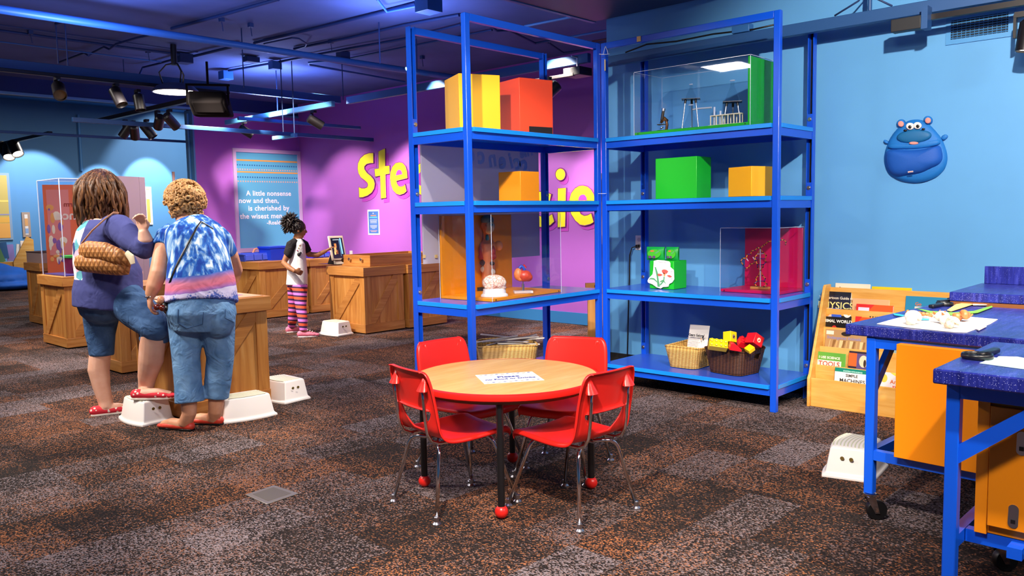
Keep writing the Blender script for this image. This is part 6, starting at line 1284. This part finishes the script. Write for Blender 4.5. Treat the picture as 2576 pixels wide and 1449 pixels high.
n2 = NT('tie_dye_top'); v = n2.coord('Object'); sx = n2.node('SeparateXYZ', Vector=v); z_ = sx.outputs[2]; cr = n2.node('VectorMath', _operation='DOT_PRODUCT', i0=v); cr.inputs[1].default_value = tuple(_rt); u_ = cr.outputs['Value']
mp = n2.node('Mapping', Vector=v); mp.inputs['Scale'].default_value = (26, 26, 5); st_ = n2.node('TexNoise', Vector=mp.outputs[0], Scale=1., Detail=3., Distortion=.5).outputs[0]
dye = n2.ramp(st_, [(.38, '#16409e'), (.49, '#2f6cc0'), (.57, '#8fb8e0'), (.66, '#e8f0f8')])
nn = n2.node('TexNoise', Vector=v, Scale=5.).outputs[0]; zt_ = n2.math('ADD', z_, n2.math('MULTIPLY', n2.math('SUBTRACT', nn, .5), .07)); zt_ = n2.math('SUBTRACT', zt_, n2.math('MULTIPLY', u_, .10))
zig = n2.math('MULTIPLY', n2.math('PINGPONG', u_, .055), 1.1); dots = n2.node('TexVoronoi', Vector=v, Scale=75.).outputs['Distance']
zz = n2.math('SUBTRACT', zt_, zig); low = n2.ramp(n2.math('ADD', n2.math('MULTIPLY', n2.math('SUBTRACT', zz, .70), 7.), n2.math('MULTIPLY', n2.math('SUBTRACT', dots, .35), .55)), [(.15, '#e0d6e6'), (.35, '#7f8fd0'), (.6, '#2a50ae'), (.85, '#c9c2e2')])
coral = n2.ramp(n2.math('MULTIPLY', n2.math('SUBTRACT', zt_, .86), 9.), [(.0, '#8a6ab8'), (.3, '#d4708c'), (.6, '#cf7a94'), (1., '#3a6ac0')])
c_ = n2.mix(n2.math('GREATER_THAN', zt_, .86), low, coral); c_ = n2.mix(n2.math('GREATER_THAN', zt_, .97), c_, dye)
wv = n2.node('TexNoise', Vector=v, Scale=8., Detail=2., Distortion=1.).outputs[0]; bp = n2.node('Bump', Height=wv, Strength=.4, Distance=.03); n2.set(Base_Color=c_, Roughness=.85, Specular_IOR_Level=.2, Normal=bp.outputs[0])
b = MB(); T2s = [(476, 556, .115, .085, 5.245), (487, 578, .185, .125, 5.235), (494, 610, .195, .145, 5.20), (502, 650, .192, .152, 5.17), (506, 705, .212, .175, 5.14), (508, 762, .226, .19, 5.12)]
b.tube([at(x, y, d) for x, y, _, _, d in T2s], [(p, q) for _, _, p, q, _ in T2s], None, 28, up=F2)
b.tube([at(440, 588, 5.22), la[0], at(409, 622, 5.16)], [.078, .074, .066], None, 16); b.tube([at(540, 592, 5.27), ra_[0], at(574, 640, 5.36)], [.078, .074, .064], None, 16)
sh2 = skin('top', b, t, n2.m, .008, 4)
JN = fabric('light_denim', '#4f7aa8', '#7ba3cc', 10., .85, .5, 12.)
b = MB(); b.tube([at(508, 755, 5.12), at(508, 790, 5.115), at(508, 830, 5.12)], [(.205, .175), (.215, .19), (.17, .15)], None, 26, up=F2)
for s_ in (-1, 1): b.ball(at(508+s_*40, 800, 5.085), (.105, .11, .13))
for l_, h_, r_ in ((L2, at(477, 1012, 5.09), .088), (R2, at(544, 1000, 5.20), .076)): b.tube([l_[0]+UP*.05, l_[0]-UP*.05, l_[1], l_[1].lerp(h_, .6), h_], [.116, .108, .084, .082, r_], None, 20)
jn = skin('cropped_jeans', b, t, JN, .007, 2)
bv = surf_of(jn); STI = mat('jean_stitch', '#c9a06a', .8)
for q in (((448, 778), (447, 812), (470, 826), (510, 815), (512, 779)), ((568, 778), (566, 800), (592, 812))):
    P_ = []
    for a_, c_ in zip(q, q[1:]):
        for k in range(6): h = hit(bv, a_[0]+(c_[0]-a_[0])*k/6, a_[1]+(c_[1]-a_[1])*k/6, .003); P_.append(h) if h else None
    if len(P_) > 3: MB().tube(P_, .0022, mat('jean_seam', '#33557f', .8), 6).build('pocket_seam', jn, world=True)
bv = surf_of(sh2)
cs = thing('crossbody_pouch', 'black crossbody strap and pouch worn by the blonde person', 'pouch', at(414, 770, 5.0)); P_ = [hit(bv, x, y, .006) for x, y in ((537, 575), (522, 566), (506, 557), (495, 572), (480, 600), (465, 628), (450, 656), (438, 682), (428, 708))]; P_ = [p for p in P_ if p]+[at(420, 730, 5.02), at(416, 755, 5.0)]
MB().tube(P_, (.007, .003), BLACK, 8).build('strap', cs, world=True); b = MB(); b.ball(at(414, 772, 5.0), (.026, .03, .032)); b.ball(at(421, 776, 4.99), (.022, .022, .02)); b.tube([at(416, 755, 5.0), at(414, 772, 5.)], .014, None, 10); skin('pouch_body', b, cs, BLACK, .005, 3)
am = thing('amber_ornament', 'amber and clear glass bauble in the hand of the blonde person', 'ornament', at(402, 768, 4.98)); AMB = mat('amber_glass', '#5e1a0a', .08, coat=.6)
MB().ball(at(395, 773, 4.98), .020, AMB, 16).ball(at(409, 775, 4.98), .021, AMB, 16).build('amber_lens', am, world=True); MB().ball(at(405, 755, 4.99), (.022, .022, .026), mat('peach_glass', '#d8946a', .08, coat=.6), 16).build('clear_part', am, world=True)
MB().tube([la[-1]+.034*Vector((math.cos(2*PI*k/20)*.8, math.sin(2*PI*k/20)*.8, .12*math.cos(2*PI*k/20))) for k in range(20)], .0042, CHROME, 8, closed=True).build('bracelet', t, world=True)
for s_ in (-1, 1): MB().ball(A2(s_*.86, .0, -.42), .009, mat('pearl', '#f4f0ea', .2), 10).build('earring', t, world=True)
RP = mat('red_leather', '#d0402e', .45, noise=.1, nscale=30)
shoe('shoe', t, lank-FL_*.05, lank+FL_*.195, RP, BLACK, .043, .058); shoe('shoe', t, rank-FR_*.05, rank+FR_*.195, RP, BLACK, .043, .058)
HB2 = hairmat('blonde_hair', '#8a5a2c', '#c8965a', '#e6c08a'); rr = random.Random(5); b = MB(); f2h = Vector((-.35, .9, -.22)).normalized(); b.ball(hc+Vector((.01, -.02, .03)), (.108, .112, .112), HB2, 20)
for i in range(260):
    z = rr.uniform(-.75, 1); a = rr.uniform(0, 2*PI); q = math.sqrt(max(0, 1-z*z)); dv = Vector((q*math.cos(a), q*math.sin(a), z))
    if dv.dot(f2h) > .5 and z < .5: continue
    p = hc+Vector((.01, -.02, .03))+Vector((dv.x*.118, dv.y*.122, dv.z*.122)); ax = Vector((rr.uniform(-1, 1), rr.uniform(-1, 1), rr.uniform(-1, 1))).cross(dv).normalized(); a2 = ax.cross(dv); rc = rr.uniform(.013, .02)
    b.tube([p+dv*.012*(k/9)+(ax*math.cos(k*.8)+a2*math.sin(k*.8))*rc*(1-.03*k)-UP*.002*k for k in range(10)], [.0085]*9+[.004], HB2, 6)
b.build('hair', t, world=True, smooth=180)
# ---- child at the tablet
F3 = Vector((.96, -.28, 0)).normalized(); o = onZ(755, 842); t = thing('person', 'child in a white tee with black sleeves and striped leggings touching the tablet', 'person', o)
SK3 = skinmat('brown_skin', '#94603f', '#a8724e'); hc = at(751, 577, 9.2); HR = .088; D3 = 9.22; b = MB(); hd = Vector((.86, -.50, -.12)).normalized(); A3, M3 = head(b, hc, hd, HR); b.tube([at(745, 612, D3), at(746, 600, D3), hc-UP*.05], [.05, .04, .042], None, 14)
T3_ = [(746, 603, .075, .055), (747, 618, .12, .075), (747, 650, .11, .08), (748, 690, .115, .09), (748, 720, .115, .09)]; b.tube([at(x, y, D3) for x, y, _, _ in T3_], [(p, q) for _, _, p, q in T3_], None, 20, up=F3)
a1 = [at(733, 616, 9.12), at(724, 640, 9.1), at(714, 662, 9.08), at(728, 674, 9.0), at(742, 682, 8.96)]; b.tube(a1, [.045, .038, .033, .031, .022], None, 12); hand(b, a1[-1], F3+Vector((0, 0, -.35)), Vector((.2, .6, 0)), .12, .8, 1., .8)
a2_ = [at(764, 616, 9.34), at(778, 640, 9.38), at(800, 641, 9.40), at(820, 631, 9.42)]; b.tube(a2_, [.045, .036, .03, .022], None, 12); hand(b, a2_[-1], at(834, 622, 9.43)-a2_[-1], Vector((0, 0, -1)), .12, .35, 1., .8)
lk, rk = onZ(734, 836), onZ(764, 848)
l3 = [at(742, 722, 9.28), at(739, 770, 9.32), at(736, 805, 9.36), lk+UP*.06]; r3 = [at(754, 722, 9.16), at(757, 772, 9.1), at(762, 808, 9.05), rk+UP*.06]
for l_ in (l3, r3): b.tube(l_, [.08, .052, .043, .034], None, 14)
for a_ in (lk, rk): b.tube([a_+UP*.04, a_+F3*.1+UP*.03], [.03, .026], None, 10)
skin('body', b, t, SK3, .0065, 3); eyes(t, A3, M3, HR)
WT = NT('white_tee'); v = WT.coord('Object'); wv = WT.node('TexNoise', Vector=v, Scale=9., Distortion=1.).outputs[0]; WT.set(Base_Color=(*lin('#e9e4e2'), 1), Roughness=.9, Normal=WT.node('Bump', Height=wv, Strength=.35, Distance=.03).outputs[0])
b = MB(); b.tube([at(x, y, D3) for x, y in ((746, 602), (747, 614), (747, 650), (748, 690), (747, 718))], [(.075, .058), (.118, .085), (.122, .098), (.128, .112), (.132, .118)], None, 22, up=F3); te = skin('tee', b, t, WT.m, .007, 4)
bv = surf_of(te); 
for x, y, r_, h in ((752, 640, .020, '#141216'), (756, 636, .012, '#141216'), (748, 630, .008, '#c05a6a'), (751, 624, .006, '#d8b04a')):
    p = hit(bv, x, y, .003)
    if p: MB().ball(p, r_, mat('tee_print'+h[1:], h, .7), 10).build('printed_motif', te, world=True)
BT = fabric('black_jersey', '#1c191c', '#2a2628', 12.)
for q in ([at(744, 608, 9.17), a1[0], a1[1], at(721, 643, 9.1)], [at(754, 608, 9.27), a2_[0], at(774, 634, 9.37)]): b = MB(); b.tube(q, [.048, .058, .05, .05][:len(q)], None, 14); skin('sleeve', b, t, BT, .006, 3)
LG = NT('striped_leggings'); v = LG.coord('Object'); sz = LG.node('SeparateXYZ', Vector=v); fr_ = LG.math('FRACT', LG.math('MULTIPLY', LG.math('ADD', sz.outputs[2], LG.math('MULTIPLY', sz.outputs[0], .12)), 10.5))
LG.set(Base_Color=LG.ramp(fr_, [(0., '#3a1648'), (.2, '#ee5a34'), (.5, '#3a1648'), (.68, '#e47ad8'), (.97, '#3a1648')], 'CONSTANT'), Roughness=.8)
b = MB(); b.tube([at(748, 708, D3), at(748, 726, D3)], [(.115, .095), (.11, .092)], None, 18, up=F3)
for l_ in (l3, r3): b.tube([l_[0]+UP*.03]+l_[:3]+[l_[3]+UP*.01], [.085, .086, .06, .052, .04], None, 16)
skin('leggings', b, t, LG.m, .006, 3)
PKS = mat('pink_mesh', '#ea7a92', .7, noise=.15, nscale=40); WSO = mat('white_sole', '#ece6e4', .5)
for a_, f_ in ((lk, F3), (rk, Vector((.8, -.6, 0)).normalized())):
    s_ = shoe('sneaker', t, a_-f_*.05, a_+f_*.15, PKS, WSO, .042, .07); b = MB()
    for k in range(3): c = a_+f_*(.045+.025*k)+UP*(.078-.010*k); l_ = UP.cross(f_); b.tube([c-l_*.024, c+UP*.005, c+l_*.024], .005, WSO, 6)
    b.build('laces', s_, world=True)
HB3 = hairmat('black_curly_hair', '#120d0c', '#241a18', '#4a3834'); rr = random.Random(9); b = MB(); bk = -hd; b.ball(hc+UP*.025+bk*.012, (HR*.98, HR*1.0, HR*.98), HB3, 20); pc_ = hc+bk*.085+UP*.055; b.ball(pc_, (.07, .07, .085), HB3, 14)
for i in range(300):
    z = rr.uniform(-.9, 1); a = rr.uniform(0, 2*PI); q = math.sqrt(max(0, 1-z*z)); dv = Vector((q*math.cos(a), q*math.sin(a), z))
    if i < 190: p = pc_+Vector((dv.x*.068, dv.y*.068, dv.z*.085)); L_ = rr.uniform(.025, .06)
    else:
        if dv.dot(hd) > .35 or z < -.3: continue
        p = hc+UP*.025+bk*.012+dv*HR*.95; L_ = .018
    dn = Vector((0, 0, -.6)); b.tube([p, p+(dv+dn*.2).normalized()*L_*.5, p+(dv+dn*.5).normalized()*L_], [.009, .008, .003], HB3, 5)
b.build('hair', t, world=True, smooth=180)
# ------------------------------------------------------------------ light
def area(name, loc, size, power, col='#ffffff', aim=(0, 0, -1), spread=None):
    l = bpy.data.lights.new(name, 'AREA'); l.energy = power; l.color = lin(col); l.size = size
    if spread: l.spread = math.radians(spread)
    o = bpy.data.objects.new(name, l); COL.objects.link(o); o.location = loc
    o.rotation_euler = Vector(aim).to_track_quat('-Z', 'Y').to_euler(); return o
def spot(name, loc, to, power, deg=40, col='#fff1e0', blend=.5, r=.04):
    l = bpy.data.lights.new(name, 'SPOT'); l.energy = power; l.color = lin(col); l.spot_size = math.radians(deg); l.spot_blend = blend; l.shadow_soft_size = r
    o = bpy.data.objects.new(name, l); COL.objects.link(o); o.location = loc
    o.rotation_euler = (Vector(to)-Vector(loc)).to_track_quat('-Z', 'Y').to_euler(); return o
wd = bpy.data.worlds.new('world'); S.world = wd; wd.use_nodes = True
wd.node_tree.nodes['Background'].inputs[0].default_value = (.5, .6, .8, 1); wd.node_tree.nodes['Background'].inputs[1].default_value = .2
# general fill: area lights added near the ceiling, without fittings
for x, y, z, p in ((.6, .6, 3.05, 70), (2.6, 3.6, 3.05, 50), (.6, 5.0, 3.05, 60), (3.4, 8.2, 2.6, 40), (5.0, 9.8, 2.5, 22), (1.5, 9.5, 3.05, 50), (6.0, 15.5, 3.85, 80), (9.0, 16.5, 3.85, 60), (3.5, -1.5, 3.05, 60)):
    area('ceiling_fill', (x, y, z), .5, p, '#fff4ea')
# invented up-lights, added to brighten the painted ceiling
for x, y, p in ((2.5, 6.5, 26), (5.5, 9.0, 30), (1.5, 2.0, 22), (4.6, 5.6, 16)): area('added_uplight', (x, y, 2.55), .4, p, '#9fb4ff', (0, 0, 1))
# track heads, plus spots added to brighten the racks
def tr(*a, **k): return spot('track_or_added_spot', *a, **k)
tr((1.3, 3.2, 3.0), (5.6, 3.1, 1.1), 520, 62); tr((2.4, .4, 3.0), (5.6, 1.5, 1.2), 420, 70); tr((1.9, -.6, 3.0), (3.4, .7, .8), 300, 50)
tr((.7, 1.2, 3.0), (2.7, 2.5, .4), 420, 58); tr((3.4, 3.3, 3.0), (2.9, 2.3, .4), 160, 60)
tr((1.2, 3.4, 3.0), (2.3, 5.2, .8), 420, 48); tr((3.9, 4.6, 3.0), (2.4, 5.1, .8), 260, 50); tr((.6, 6.6, 3.0), (2.6, 5.8, .6), 240, 50)
for y, p_ in ((5.2, 330), (7.0, 340), (8.8, 320), (10.4, 130)): tr((5.9, y, 2.9), (7.55, y-.2, .75), p_, 72, blend=.45)
tr((5.4, 9.4, 2.9), (6.95, 11.65, 1.35), 300, 42, blend=.6)
tr((2.2, 4.0, 3.0), (5.6, 3.2, 1.1), 230, 56); tr((1.4, 2.3, 3.0), (4.1, 3.9, 1.6), 300, 44); tr((2.9, 2.2, 3.0), (4.2, 3.9, .9), 120, 50)  # added spots that brighten the racks, their boxes and the orange case
tr((3.4, 7.6, 2.9), (5.4, 7.8, .6), 320, 46); tr((2.4, 10.0, 2.9), (3.2, 9.2, .9), 220, 55); tr((5.0, 7.6, 2.9), (6.2, 9.6, .7), 160, 60)
for px, py, dy, z, p_, dg in ((375, 470, 1.5, 3.7, 420, 40), (255, 500, 1.3, 3.6, 260, 40), (90, 500, 1.6, 3.6, 300, 55), (440, 430, 2.5, 3.8, 200, 70)):
    q = onY(px, py, YFAR); tr((q.x, YFAR-dy, z), (q.x, YFAR, q.z-.2), p_, dg, col='#f2f6ff', blend=.3)
S.view_settings.view_transform = 'Standard'; S.view_settings.look = 'None'; S.view_settings.exposure = .75; S.view_settings.gamma = 1.
S.cycles.max_bounces = 8; S.cycles.transparent_max_bounces = 16; S.cycles.sample_clamp_indirect = 4.
